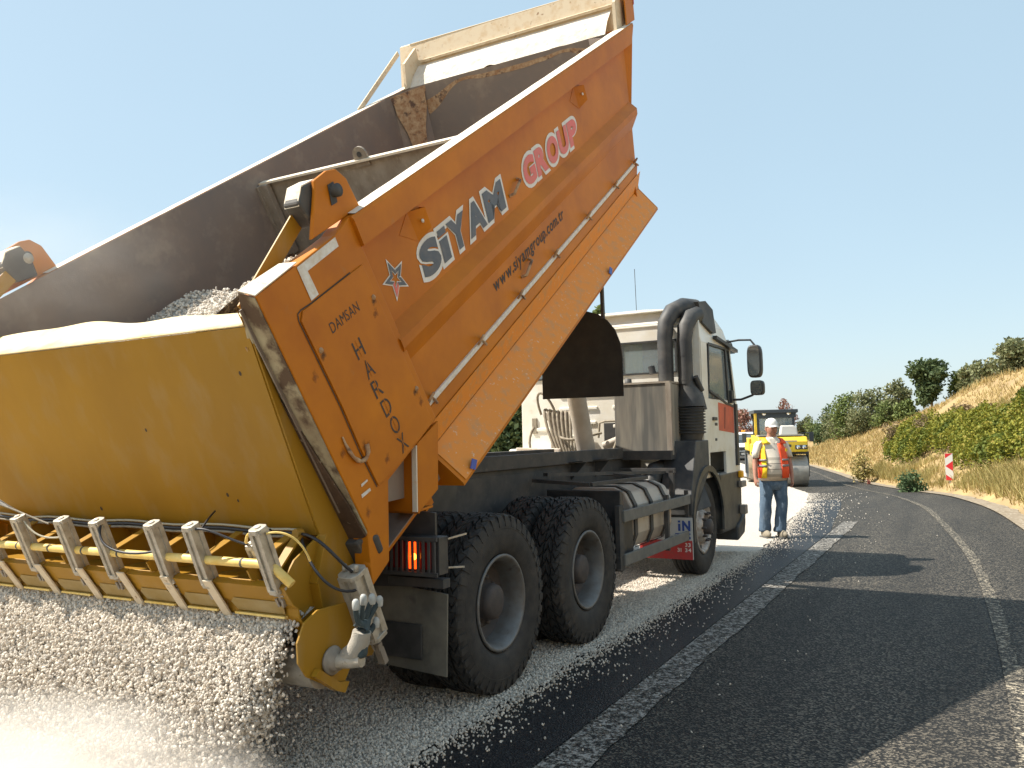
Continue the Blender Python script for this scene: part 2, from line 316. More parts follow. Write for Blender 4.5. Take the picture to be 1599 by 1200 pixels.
def strip(name, xa, xb, y0, y1, dz, m, na=2, jit=0.0):
    ys = YR[(YR >= y0) & (YR <= y1)]
    if jit: ys = np.unique(np.concatenate([ys, np.arange(max(y0, 2), min(y1, 30), .05)]))
    G = []
    for y in ys:
        a, b = xa(y), xb(y)
        if jit: b = b + (vnoise(y, 0., .35, 4) - .5) * jit + (vnoise(y, 0., .09, 5) - .5) * jit * .6
        row = [(a + (b - a) * k / (na - 1), y, float(zroad(y)) + dz) for k in range(na)]
        G.append(row)
    return MB().sheet(G, True).build(name, m, fix=False)
def zroad(y): return np.interp(y, YR, gz(YR))
def asphalt(name, base=(0.015, 0.015, 0.0148), fleck=(0.22, 0.192, 0.150), amt=.52, wear=None):
    M = bpy.data.materials.new(name); M.use_nodes = True; n = M.node_tree.nodes; L = M.node_tree.links; b = n['Principled BSDF']
    tc = n.new('ShaderNodeTexCoord'); v = n.new('ShaderNodeTexVoronoi'); v.inputs['Scale'].default_value = 85; L.new(tc.outputs['Object'], v.inputs['Vector'])
    sp = n.new('ShaderNodeSeparateColor'); L.new(v.outputs['Color'], sp.inputs[0])
    r = n.new('ShaderNodeMapRange'); r.inputs[1].default_value = amt; r.inputs[2].default_value = 1.0; L.new(sp.outputs[0], r.inputs[0])
    big = n.new('ShaderNodeTexNoise'); big.inputs['Scale'].default_value = .7; big.inputs['Detail'].default_value = 5; big.inputs['Scale'].default_value = 1.0; mpb = n.new('ShaderNodeMapping'); mpb.vector_type = 'TEXTURE'; mpb.inputs['Rotation'].default_value = (0, 0, R(-29)); mpb.inputs['Scale'].default_value = (.55, 7, 1); L.new(tc.outputs['Object'], mpb.inputs[0]); L.new(mpb.outputs[0], big.inputs['Vector'])
    mu = n.new('ShaderNodeMath'); mu.operation = 'MULTIPLY'; L.new(r.outputs[0], mu.inputs[0])
    r2 = n.new('ShaderNodeMapRange'); r2.inputs[1].default_value = .3; r2.inputs[2].default_value = .7; r2.inputs[3].default_value = .35; L.new(big.outputs[0], r2.inputs[0]); L.new(r2.outputs[0], mu.inputs[1])
    x = n.new('ShaderNodeMix'); x.data_type = 'RGBA'; x.inputs[6].default_value = (*base, 1); x.inputs[7].default_value = (*fleck, 1); L.new(mu.outputs[0], x.inputs[0])
    out = x.outputs[2]
    if wear:
        w = n.new('ShaderNodeTexNoise'); w.inputs['Scale'].default_value = 32; w.inputs['Detail'].default_value = 6; w.inputs['Roughness'].default_value = .7; L.new(tc.outputs['Object'], w.inputs['Vector'])
        rw = n.new('ShaderNodeMapRange'); rw.inputs[1].default_value = wear[1]; rw.inputs[2].default_value = wear[1] + .12; L.new(w.outputs[0], rw.inputs[0])
        x2 = n.new('ShaderNodeMix'); x2.data_type = 'RGBA'; L.new(rw.outputs[0], x2.inputs[0]); L.new(out, x2.inputs[6]); x2.inputs[7].default_value = (*wear[0], 1); out = x2.outputs[2]
    L.new(out, b.inputs['Base Color']); b.inputs['Roughness'].default_value = .7; b.inputs['Specular IOR Level'].default_value = .25
    bp = n.new('ShaderNodeBump'); bp.inputs['Strength'].default_value = .9; bp.inputs['Distance'].default_value = .006
    L.new(v.outputs['Distance'], bp.inputs['Height']); L.new(bp.outputs[0], b.inputs['Normal'])
    return M
K['asphalt'] = asphalt('chip_seal_asphalt')
K['tar'] = asphalt('fresh_tar', (0.014, 0.014, 0.016), (0.06, 0.058, 0.055), .75); K['tar'].node_tree.nodes['Principled BSDF'].inputs['Roughness'].default_value = .45
K['line'] = asphalt('worn_line_paint', wear=((0.36, 0.34, 0.31), .48))
K['eline'] = asphalt('worn_edge_line', wear=((0.46, 0.40, 0.30), .52))
road = strip('road', lambda y: Xg(y) - 4.2, lambda y: Xe(y) + .05, -29, 140, .006, K['asphalt'], 6, .12); tag(road, kind='structure')
cl0 = lambda y: 0.08 + .549 * (y - 4.19)
tar = strip('road_tar_band', lambda y: Xg(y) - .3, lambda y: cl0(y) - .02 if y < 13.5 else min(cl0(y) - .02, Xg(y) + .75), -8, 21, .010, K['tar'], 3); tag(tar, kind='structure')
line = strip('road_centre_line', lambda y: cl0(y), lambda y: cl0(y) + .27, -8, 14.6, .014, K['line'], 3, .045); tag(line, kind='structure')
eln = strip('road_edge_line', lambda y: Xl(y) - .06, lambda y: Xl(y) + .06, -20, 60, .014, K['eline'], 3, .04); tag(eln, kind='structure')
K['shoulder'] = mat('dusty_shoulder', (0.27, 0.22, 0.16), .95, 0, (0.19, 0.15, 0.10), 3, bump=.5, bscale=30, stain=(0.42, .37, .30), sscale=14, slo=.55, shi=.65)
sh = strip('road_shoulder', lambda y: Xe(y) - .05, lambda y: Xe(y) + .36, -25, 70, .03, K['shoulder'], 4, .15); tag(sh, kind='structure')
# the chippings already laid: one bed for the lane
def gravel_mat(name, c1, c2, sc):
    M = bpy.data.materials.new(name); M.use_nodes = True; n = M.node_tree.nodes; L = M.node_tree.links; b = n['Principled BSDF']
    tc = n.new('ShaderNodeTexCoord'); v = n.new('ShaderNodeTexVoronoi'); v.inputs['Scale'].default_value = sc; L.new(tc.outputs['Object'], v.inputs['Vector'])
    sp = n.new('ShaderNodeSeparateColor'); L.new(v.outputs['Color'], sp.inputs[0])
    x = n.new('ShaderNodeMix'); x.data_type = 'RGBA'; x.inputs[6].default_value = (*c1, 1); x.inputs[7].default_value = (*c2, 1); L.new(sp.outputs[1], x.inputs[0])
    L.new(x.outputs[2], b.inputs['Base Color']); b.inputs['Roughness'].default_value = .9
    bp = n.new('ShaderNodeBump'); bp.inputs['Strength'].default_value = 1; bp.inputs['Distance'].default_value = .012; bp.invert = True
    L.new(v.outputs['Distance'], bp.inputs['Height']); L.new(bp.outputs[0], b.inputs['Normal']); return M
K['bed'] = gravel_mat('pale_chippings_bed', (0.64, 0.58, 0.50), (0.46, 0.41, 0.355), 90)
bed = strip('gravel_bed', lambda y: Xg(y) - 4.0, lambda y: Xg(y) - .06, -12, 110, .022, K['bed'], 4, .10); tag(bed, 'thin bed of pale chippings laid along the truck lane', 'gravel', kind='stuff')

# ---- loose stones: geometry nodes place small stones on the points of a mesh
def stone_nodes():
    ng = bpy.data.node_groups.new('stones', 'GeometryNodeTree')
    ng.interface.new_socket('Geometry', in_out='INPUT', socket_type='NodeSocketGeometry'); ng.interface.new_socket('Geometry', in_out='OUTPUT', socket_type='NodeSocketGeometry')
    N, L = ng.nodes, ng.links; gi = N.new('NodeGroupInput'); go = N.new('NodeGroupOutput')
    g2i = N.new('GeometryNodeGeometryToInstance')
    for k in range(5):
        ic = N.new('GeometryNodeMeshIcoSphere'); ic.inputs['Radius'].default_value = 1; ic.inputs['Subdivisions'].default_value = 2
        nz = N.new('ShaderNodeTexNoise'); nz.noise_dimensions = '4D'; nz.inputs['W'].default_value = k * 3.7; nz.inputs['Scale'].default_value = 1.1; nz.inputs['Detail'].default_value = 1
        sub = N.new('ShaderNodeVectorMath'); sub.operation = 'SUBTRACT'; sub.inputs[1].default_value = (.5, .5, .5); L.new(nz.outputs['Color'], sub.inputs[0])
        sc = N.new('ShaderNodeVectorMath'); sc.operation = 'SCALE'; sc.inputs['Scale'].default_value = 1.5; L.new(sub.outputs[0], sc.inputs[0])
        sp = N.new('GeometryNodeSetPosition'); L.new(ic.outputs[0], sp.inputs[0]); L.new(sc.outputs[0], sp.inputs['Offset'])
        tr = N.new('GeometryNodeTransform'); tr.inputs['Scale'].default_value = [(1, .8, .62), (1, .7, .7), (.9, .9, .6), (1.15, .7, .55), (1, .85, .8)][k]
        L.new(sp.outputs[0], tr.inputs[0]); L.new(tr.outputs[0], g2i.inputs[0])
    m2p = N.new('GeometryNodeMeshToPoints'); L.new(gi.outputs[0], m2p.inputs[0])
    iop = N.new('GeometryNodeInstanceOnPoints'); L.new(m2p.outputs[0], iop.inputs['Points']); L.new(g2i.outputs[0], iop.inputs['Instance']); iop.inputs['Pick Instance'].default_value = True
    rr = N.new('FunctionNodeRandomValue'); rr.data_type = 'FLOAT_VECTOR'; rr.inputs[0].default_value = (0, 0, 0); rr.inputs[1].default_value = (6.28, 6.28, 6.28); L.new(rr.outputs[0], iop.inputs['Rotation'])
    at = N.new('GeometryNodeInputNamedAttribute'); at.inputs['Name'].default_value = 'size'; L.new(at.outputs['Attribute'], iop.inputs['Scale'])
    gm = N.new('GeometryNodeSetMaterial'); L.new(iop.outputs[0], gm.inputs[0]); gm.inputs['Material'].default_value = K['stone']; L.new(gm.outputs[0], go.inputs[0])
    return ng
def stone_mat():
    M = bpy.data.materials.new('pale_stone'); M.use_nodes = True; n = M.node_tree.nodes; L = M.node_tree.links; b = n['Principled BSDF']; b.inputs['Roughness'].default_value = .85
    oi = n.new('ShaderNodeObjectInfo'); cr = n.new('ShaderNodeValToRGB'); L.new(oi.outputs['Random'], cr.inputs[0]); L.new(cr.outputs[0], b.inputs['Base Color'])
    cr.color_ramp.elements[0].color = (0.42, 0.375, 0.32, 1); cr.color_ramp.elements[1].color = (0.76, 0.69, 0.59, 1); e = cr.color_ramp.elements.new(.5); e.color = (0.62, 0.56, 0.485, 1)
    return M
K['stone'] = stone_mat(); STN = stone_nodes()
def stones(name, P, size, label=None, cat='gravel', parent=None):
    P = np.asarray(P, np.float32); me = bpy.data.meshes.new(name); me.vertices.add(len(P)); me.vertices.foreach_set('co', P.ravel())
    a = me.attributes.new('size', 'FLOAT', 'POINT'); a.data.foreach_set('value', np.asarray(size, np.float32)); me.materials.append(K['stone'])
    o = bpy.data.objects.new(name, me); COL.objects.link(o); md = o.modifiers.new('stones', 'NODES'); md.node_group = STN
    if parent is not None: o.parent = parent
    if label: tag(o, label, cat, kind='stuff')
    else: o['kind'] = 'stuff'
    return o
def ssize(n, lo=.005, hi=.0095): return RNG.uniform(lo, hi, n)
# dense lane stones near the camera
n = 95000; y = 3.2 + (RNG.random(n) ** 1.15) * 8.0; w = RNG.random(n); x = Xg(y) + .02 - w * (2.2 + .12 * y) + RNG.normal(0, .05, n) * (w < .05)
z = zroad(y) + .026 + RNG.random(n) * .006
stones('lane_gravel', np.stack([x, y, z], 1), ssize(n), 'carpet of pale chippings under and beside the truck')
# stragglers off the edge, thinning outwards
n = 4200; y = 3.3 + RNG.random(n) ** 1.2 * 16; x = Xg(y) - .05 + RNG.exponential(.13, n) ; z = zroad(y) + .016
n2 = 160; y2 = 3.6 + RNG.random(n2) * 12; x2 = Xg(y2) + RNG.random(n2) * 1.6; z2 = zroad(y2) + .018
n3 = 1700; y3 = 12 + RNG.random(n3) * 14; x3 = Xg(y3) - .1 + RNG.exponential(.30, n3); z3 = zroad(y3) + .018
stones('scattered_chippings', np.concatenate([np.stack([x, y, z], 1), np.stack([x2, y2, z2], 1), np.stack([x3, y3, z3], 1)]), np.concatenate([ssize(n, .004, .0085), ssize(n2, .004, .008), ssize(n3, .006, .013)]), 'loose pale chippings scattered on the dark tar beside the lane')

# ------------------------------------------------------------ the dump truck (local frame: x forward, y left, z up)
truck = empty('dump_truck', (-1.169, 5.928, 0), R(61))
tag(truck, 'orange tipper truck with raised body and yellow chip spreader dropping gravel', 'truck')
TB = R(34.2)
BM = Matrix(((cos(TB), 0, -sin(TB), 0), (0, 1, 0, 0), (sin(TB), 0, cos(TB), 0), (0, 0, 0, 1)))
def B(a, y, c): return BM @ Vector((a, y, c))
def fa(c, extra=0): return np.interp(c, [1.36, 1.87, 2.0, 2.49, 2.95, 3.12, 3.5], [4.5, 4.60, 4.73, 4.9, 5.1, 5.3, 5.52]) + extra   # front end of the body
def bodyloft(prof, a0, a1f, mb, sgn=-1, na=1, closed=False):
    """prof: (y_out, c); lofted along the body"""
    rows = []
    for k in range(na + 1):
        t = k / na; rows.append([(a0 + (a1f(c) - a0) * t, sgn * y, c) for y, c in prof])
    mb.sheet(rows); return mb
# outer right and left side skins with folded ribs (the profile closes on itself so that the sheet has thickness)
prof = [(1.17, 3.12), (1.285, 3.12), (1.295, 3.10), (1.295, 2.965), (1.215, 2.945), (1.215, 2.49), (1.285, 2.42), (1.285, 2.37), (1.215, 2.25), (1.215, 1.955), (1.235, 1.94), (1.235, 1.87), (1.17, 1.70), (1.32, 1.47), (1.32, 1.45), (1.12, 1.45), (1.12, 1.60), (1.15, 1.75), (1.17, 1.90), (1.17, 3.12)]
mb = MB(BM)
for sgn in (-1, 1):
    if sgn > 0: prof = [(y + .09, c) for y, c in prof]
    bodyloft(prof, .30, lambda c: float(fa(c)) if c > 1.72 else 4.72, mb, sgn, 10)
    for a, f in ((.30, None), (5.0, 1)):
        vs = [((a if f is None else (float(fa(c)) if c > 1.72 else 4.72)), sgn * y, c) for y, c in prof[:-1]]
        # end caps of the folded section
        q = vs; nq = len(q)
        top = [q[0], q[1], q[2], q[3], q[4], q[18]]; mb.add(top, [tuple(range(len(top)))])
        mid = [q[4], q[5], q[6], q[7], q[8], q[9], q[17], q[18]]; mb.add(mid, [tuple(range(len(mid)))])
        low = [q[9], q[10], q[11], q[12], q[16], q[17]]; mb.add(low, [tuple(range(len(low)))])
        l2 = [q[12], q[13], q[14], q[15], q[16]]; mb.add(l2, [tuple(range(5))])
# floor underside with cross bearers
mb.box((2.2, 0, 1.47), (5.0, 2.26, .05))
for a in np.arange(.2, 4.7, .5): mb.box((a, 0, 1.41), (.09, 2.2, .09))
for s in (-1, 1): mb.box((2.0, s * .42, 1.37), (4.9, .12, .16))
body = mb.build('dump_body', K['orange'], truck)
# dust on top of the rails
mb = MB(BM)
for s in (-1, 1):
    rows = []; oy = .09 if s > 0 else 0
    for k in range(61):
        a = -.02 + (5.32) * k / 60; j = (vnoise(a, s, .12) - .5) * .012
        if a > .30: rows.append([(a, s * (1.165 + j + oy), 3.123), (a, s * (1.24 + j + oy), 3.131), (a, s * (1.288 + oy), 3.123)])
    mb.sheet(rows)
mb.build('rail_top', K['rail_dust'], body)
# inner steel lining: walls, floor, front
mb = MB(BM)
CS = (1.5, 1.87, 2.0, 2.49, 2.95, 3.118)
fi = lambda c: 4.70 + (c - 1.5) * .20
for yy in (-1.168, 1.245): mb.sheet([[(-.5 + (fi(c) + .5) * t, yy, min(max(c, 1.9 if t == 0 else c), 3.02 if (yy < 0 and t < .14) else 9)) for c in CS] for t in (0, .13, .16, .5, 1)])
mb.sheet([[(a, y, 1.5) for y in (-1.168, 1.168)] for a in (-.5, 4.6)])
mb.sheet([[(fi(c), y, c) for y in (-1.168, -.4, .4, 1.245)] for c in CS])
for s, yc in ((-1, 1.166), (1, 1.243)):  # chamfered corner plates
    mb.sheet([[(fi(c) - .27, s * yc, c), (fi(c) - .004, s * (yc - .24), c)] for c in CS])
mb.build('inner_lining', K['rust'], body, solid=.006)
# front wall outside
mb = MB(BM)
mb.sheet([[(float(fa(c)), y, c) for y in (-1.2, 0, 1.2)] for c in (1.45, 1.87, 2.49, 2.95, 3.12)])
mb.build('front_wall', K['orange'], body, solid=.01)
# headboard above the front wall
mb = MB(BM); aF = lambda c: 5.27 + (c - 3.10) * .60
N_ = 24; rows = []
for k in range(N_ + 1):
    y = -1.25 + 2.68 * k / N_; e = .05 if k in (0, N_) else 0
    top = 3.47 + .03 * (y + 1.25) / 2.6
    rows.append([(aF(3.08), y, 3.08), (aF(3.3), y, 3.3), (aF(top), y, top), (aF(top) + .05, y, top + .005), (aF(top) + .05, y, top - .05), (aF(3.12) + .05, y, 3.12)])
mb.sheet(rows)
for s in (-1, 1):
    mb.prism([(5.36, s * 1.19, 3.12), (5.0, s * 1.19, 3.12), (5.12, s * 1.19, 3.36), (5.44, s * 1.19, 3.46)], (0, s * .03, 0))
hb = mb.build('headboard', K['cream'], body)
mb = MB(BM)  # dusty ledge plate, its sunlit white put into the colour, uneven lower rim
rows = []
for k in range(81):
    y = -1.08 + 2.30 * k / 80; j = (vnoise(y, 0, .10) - .5) * .035 + (vnoise(y, 0, .35, 2) - .5) * .06
    if k == 80 or k == 0: j = 0
    rows.append([(5.05 + j * .3, y, 3.11 + j), (5.20, y, 3.205 + j * .3), (5.37, y, 3.275)])
mb.sheet(rows); mb.build('sunlit_dust_ledge', K['dust'], hb, solid=.004)
rows = []
for k in range(61):
    y = -1.15 + 2.15 * k / 60; w_ = .035 + .10 * vnoise(y, 3., .22, 3) + .22 * smooth((y - .5) / .5) + .10 * smooth((-y - .7) / .4)
    rows.append([(5.022, y, 3.115), (5.022 - .2 * w_ - .004, y, 3.115 - w_)])
mb = MB(BM); mb.sheet(rows); mb.build('rust_stain', K['rusty'], hb)
mb = MB(BM); mb.box((5.385, 0, 3.315), (.05, 2.3, .025)); mb.box((5.53, 0.04, 3.478), (.05, 2.5, .03), Matrix.Rotation(.011, 3, 'X')); mb.box((5.33, -1.205, 3.26), (.10, .03, .32)); mb.build('edge_trim', K['cream'], hb)
mb = MB(BM); mb.prism([(5.16, -1.262, 3.13), (5.42, -1.262, 3.13), (5.60, -1.262, 3.52), (5.30, -1.262, 3.44)], (0, -.012, 0)); mb.build('cheek_plate', K['orange'], hb)
mb = MB(BM); mb.prism([(5.46, -1.276, 3.26), (5.52, -1.276, 3.36), (5.545, -1.276, 3.36), (5.49, -1.276, 3.26)], (0, -.003, 0)); mb.build('red_reflector', K['redp'], hb)
for s in (1,):
    mb = MB(BM); mb.bar((4.25, s * 1.34, 3.12), (5.36, s * 1.38, 3.46), .05, .012, (0, 1, 0)); mb.build('brace', K['cream'], hb)
mb = MB(BM)   # rust run in the left corner and weld cross
rr_ = []
for k in range(13):
    c = 3.11 - k * .095; hw = .62 * (1 - k / 12) ** 1.6 * (.8 + .4 * vnoise(c, 0, .1)) + .02; A0 = Vector((fi(c) - .27, 1.243, c)); A1 = Vector((fi(c) - .004, 1.003, c)); nn_ = Vector((-.015, -.017, 0))
    rr_.append([tuple(A0.lerp(A1, .5 - hw) + nn_), tuple(A0.lerp(A1, .5 + hw) + nn_)])
mb.sheet(rr_); st = mb.build('rust_run', K['rusty'], body)
# transverse partition inside
mb = MB(BM); mb.prism([(2.45, -1.165, 1.6), (2.45, 1.262, 1.6), (2.45, 1.262, 2.97), (2.45, -1.165, 2.97)], (.02, 0, 0))
part = mb.build('partition', K['steel'], body)
mb = MB(BM); mb.box((2.44, .045, 2.978), (.07, 2.42, .018)); mb.build('top_edge', K['rail_dust'], part)
mb = MB(BM); mb.box((2.40, 1.19, 2.66), (.06, .10, .62)); mb.box((2.37, 1.23, 2.66), (.03, .03, .62)); mb.build('edge_angle', K['steel'], part, bevel=.004)
mb = MB(BM); e = [(2.43, .15 + p.y, 3.02 + p.z) for p in arc((0, 0, 0), .065, 0, 180, 10, 'yz')] + [(2.43, .085, 2.93), (2.43, .215, 2.93)]
inn = [(2.43, .15 + .022 * cos(R(t)), 3.025 + .022 * sin(R(t))) for t in range(0, 360, 30)]
mb.prism(e, (.02, 0, 0)); mb.build('lifting_eye', K['steel'], part)
mb = MB(BM); mb.prism([(2.428, p[1], p[2]) for p in inn], (-.003, 0, 0)); mb.build('eye_hole', K['dark'], part)

# right corner panel (post) with lettering
def cornerpanel(s):
    y0 = s * (1.272 + (.09 if s > 0 else 0)); poly = [(-.475, 3.065), (.156, 3.085), (.305, 3.12), (.349, 1.888), (-.20, 1.872), (-.431, 1.533), (-.601, 1.523), (-.572, 1.59), (-.475, 1.77)]
    mb = MB(BM); mb.prism([(a, y0, c) for a, c in poly], (0, -s * .10, 0)); cp = mb.build('corner_panel', K['orange'], body, bevel=.006)
    return cp
cp = cornerpanel(-1); cornerpanel(1)
YP = -1.2735
mb = MB(BM)     # raised access cover
cov = [(-.265, 2.885), (-.300, 2.85), (-.288, 2.378), (-.295, 2.138), (-.288, 1.905), (-.17, 1.895), (.30, 1.90), (.25, 2.885)]
mb.prism([(a, YP, c) for a, c in cov], (0, -.008, 0)); cov_o = mb.build('cover_plate', K['orange'], cp, bevel=.003)
mb = MB(BM)     # dark gap line round the cover
def ln(mb, pts, w, y, d=.002):
    for p, q in zip(pts[:-1], pts[1:]): mb.bar((p[0], y, p[1]), (q[0], y, q[1]), d, w, (0, 1, 0)) if False else mb.add(*_q(p, q, w, y))
def _q(p, q, w, y):
    d = Vector((q[0] - p[0], q[1] - p[1])); n_ = Vector((-d.y, d.x)).normalized() * w / 2
    return [(p[0] + n_.x, y, p[1] + n_.y), (q[0] + n_.x, y, q[1] + n_.y), (q[0] - n_.x, y, q[1] - n_.y), (p[0] - n_.x, y, p[1] - n_.y)], [(0, 1, 2, 3)]
ln(mb, [(.143, 2.889), (-.187, 2.888), (-.268, 2.893), (-.297, 2.886), (-.309, 2.857), (-.296, 2.378), (-.304, 2.138), (-.296, 1.905)], .007, YP - .001)
mb.build('cover_gap', K['ink'], cp)
mb = MB(BM)     # white corner mark
mb.add([(.142, YP - .0015, 3.078), (-.180, YP - .0015, 3.065), (-.180, YP - .0015, 3.02), (.14, YP - .0015, 3.031)], [(0, 1, 2, 3)])
mb.build('reflective_mark', K['whitep'], cp); mb = MB(BM)
mb.add([(-.182, YP - .0017, 3.06), (-.126, YP - .0017, 3.025), (-.121, YP - .0017, 2.90), (-.183, YP - .0017, 2.897)], [(0, 1, 2, 3)]); mb.build('corner_mark', K['whitep'], cp)
for P_ in ([(.41, 2.303), (.470, 2.291), (.462, 2.384), (.409, 2.392)],):
    mb = MB(BM); mb.add([(x, -1.2175, z) for x, z in P_], [(0, 1, 2, 3)]); mb.build('reflective_mark', K['whitep'], cp)
for P_ in ([(-.392, 1.978), (-.337, 1.974), (-.335, 1.984), (-.388, 1.992)], [(-.42, 1.932), (-.345, 1.920), (-.343, 1.936), (-.415, 1.950)]):
    mb = MB(BM); mb.add([(x, YP - .0015, z) for x, z in P_], [(0, 1, 2, 3)]); mb.build('paint_scrape', K['whitep'], cp)
def smudge(a, c, y, r, mm, par):
    mb = MB(); mb.add([(r * cos(R(t)), 0, r * sin(R(t))) for t in range(0, 360, 30)], [tuple(range(12))]); o = mb.build('smudge', K[mm], par, fix=False); o.location = B(a, y, c); o.rotation_euler = (0, -TB + random.random(), 0)
for a_, c_, r_, mm in ((.227, 2.70, .06, 'grease'), (-.262, 2.66, .06, 'grease'), (.262, 2.13, .06, 'grease'), (-.262, 2.14, .06, 'rustspot'), (-.24, 2.12, .05, 'grease'), (.20, 2.64, .05, 'rustspot'), (.27, 2.06, .05, 'rustspot'), (-.15, 1.98, .05, 'rustspot')): smudge(a_, c_, YP - .0092, r_, mm, cp)
for a_, c_ in ((-.36, 2.60), (-.40, 2.2), (-.42, 1.85), (-.44, 1.7)): smudge(a_, c_, YP - .0012, .06, 'rustspot', cp)
YC = YP - .0095
mb = MB(BM); letters(mb, 'DAMSAN', (-.150, YC, 2.705), (1, 0, 0), (0, 0, 1), .245, .052, gap=.09)
mb.build('maker_lettering', K['ink'], cp, fix=False)
mb = MB(BM)
cs = [2.505, 2.385, 2.27, 2.15, 2.035, 1.92]; as_ = [-.055, -.045, -.045, -.035, -.03, -.03]
for ch, c, a in zip('HARDOX', cs, as_): letters(mb, ch, (a - .005, YC, c), (1, 0, 0), (-.02, 0, 1), .072, .095, gap=0)
mb.build('stencil_lettering', K['ink'], cp, fix=False)
mb = MB(BM)     # stencil bridges
for c, a in zip(cs, as_): mb.add(*_q((a + .03, c + .002), (a + .03, c + .093), .005, YC - .001))
mb.build('stencil_bridge', K['orange'], cp, fix=False)
for a, c in ((.227, 2.711), (-.266, 2.68), (.272, 2.135)):
    mb = MB(BM); mb.lathe([(0, -.010), (.008, -.009), (.013, -.003), (.015, 0)], (a, YC, c), 'y', 10); mb.build('weld_stub', K['rusty'], cp)
mb = MB(BM); mb.tube([(-.369, YP - .004, 2.261), (-.372, YP - .006, 2.22), (-.372, YP - .010, 2.18), (-.365, YP - .012, 2.137), (-.350, YP - .014, 2.11), (-.335, YP - .014, 2.092), (-.31, YP - .015, 2.083), (-.287, YP - .016, 2.085), (-.265, YP - .016, 2.10), (-.25, YP - .012, 2.135)], [.004, .006, .010, .008, .012, .009, .012, .009, .012, .014], 8); mb.build('grab_hook', K['rusty'], cp)
# rear post edge, worn rubbing strip
mb = MB(BM); mb.prism([(-.477, -1.266, 3.06), (-.477, -1.19, 3.095), (-.477, -1.10, 2.84), (-.477, -1.08, 2.40), (-.477, -1.10, 1.66), (-.477, -1.266, 1.75)], (-.006, 0, 0))
mb.build('rear_post_edge', mat('worn_post', (0.40, 0.34, 0.22), .8, 0, (0.20, 0.14, 0.08), 3, detail=8, lo=.45, hi=.65, stain=(.10, .06, .035), sscale=6, slo=.5, shi=.6), cp)
mb = MB(BM); mb.prism([(-.484, -1.102, 2.84), (-.484, -1.118, 2.70), (-.484, -1.165, 2.42), (-.484, -1.20, 2.20), (-.484, -1.245, 1.95), (-.484, -1.262, 1.75), (-.484, -1.10, 1.66), (-.484, -1.082, 2.40)], (-.01, 0, 0))
mb.build('rubbing_strip', mat('dark_brown_grime', (.055, .03, .018), .7, 0, (.11, .065, .04), 9, stain=(.3, .24, .16), sscale=26, slo=.64, shi=.7), cp, bevel=.003)
mb = MB(BM); mb.tube([(-.488, -1.09, 2.84), (-.488, -1.085, 2.4), (-.488, -1.10, 1.70)], .006, 6); mb.build('post_seam', K['rusty'], cp)
mb = MB(BM); mb.box((-.50, -1.16, 1.66), (.06, .13, .14)); mb.prism([(-.50, -1.20, 1.74), (-.43, -1.285, 1.72), (-.44, -1.285, 1.62), (-.50, -1.2, 1.60)], (-.03, 0, 0)); mb.build('hinge_knuckle', K['dark'], cp, bevel=.012)
mb = MB(BM); mb.lathe([(0, -.03), (.035, -.03), (.04, 0), (.035, .03), (0, .03)], (-.53, -1.24, 1.60), 'y', 14); mb.build('hinge_lobe', K['orange'], cp, bevel=.004)
mb = MB(BM); mb.add([(-.478, -1.272, 3.069), (-.17, -1.276, 3.085), (-.20, -1.20, 3.10), (-.478, -1.185, 3.10)], [(0, 1, 2, 3)]); mb.build('post_top_dust', K['rail_dust'], cp, solid=.006)
# small bracket plates below the panel (world upright)
mb = MB(); mb.prism([(-.95, -1.245, 1.62), (-.745, -1.245, 1.745), (-.755, -1.245, 1.36), (-.95, -1.245, 1.24)], (0, -.02, 0)); mb.prism([(-.95, -1.262, 1.62), (-.95, -1.05, 1.45), (-.95, -1.05, 1.24), (-.95, -1.262, 1.24)], (.02, 0, 0))
mb.prism([(-.95, -1.245, 1.24), (-.78, -1.245, 1.26), (-.78, -1.06, 1.24), (-.95, -1.06, 1.24)], (0, 0, .015)); mb.prism([(-.93, -1.24, 1.75), (-.93, -.95, 1.75), (-.93, -.95, 1.24), (-.93, -1.24, 1.24)], (.02, 0, 0)); mb.build('hinge_bracket', K['orange'], body, bevel=.004)
mb = MB(); mb.box((-.953, -1.247, 1.43), (.012, .03, .36)); mb.build('bracket_edge', K['rail_dust'], body)  # pale strip: the lit flange of the bracket, painted into its colour
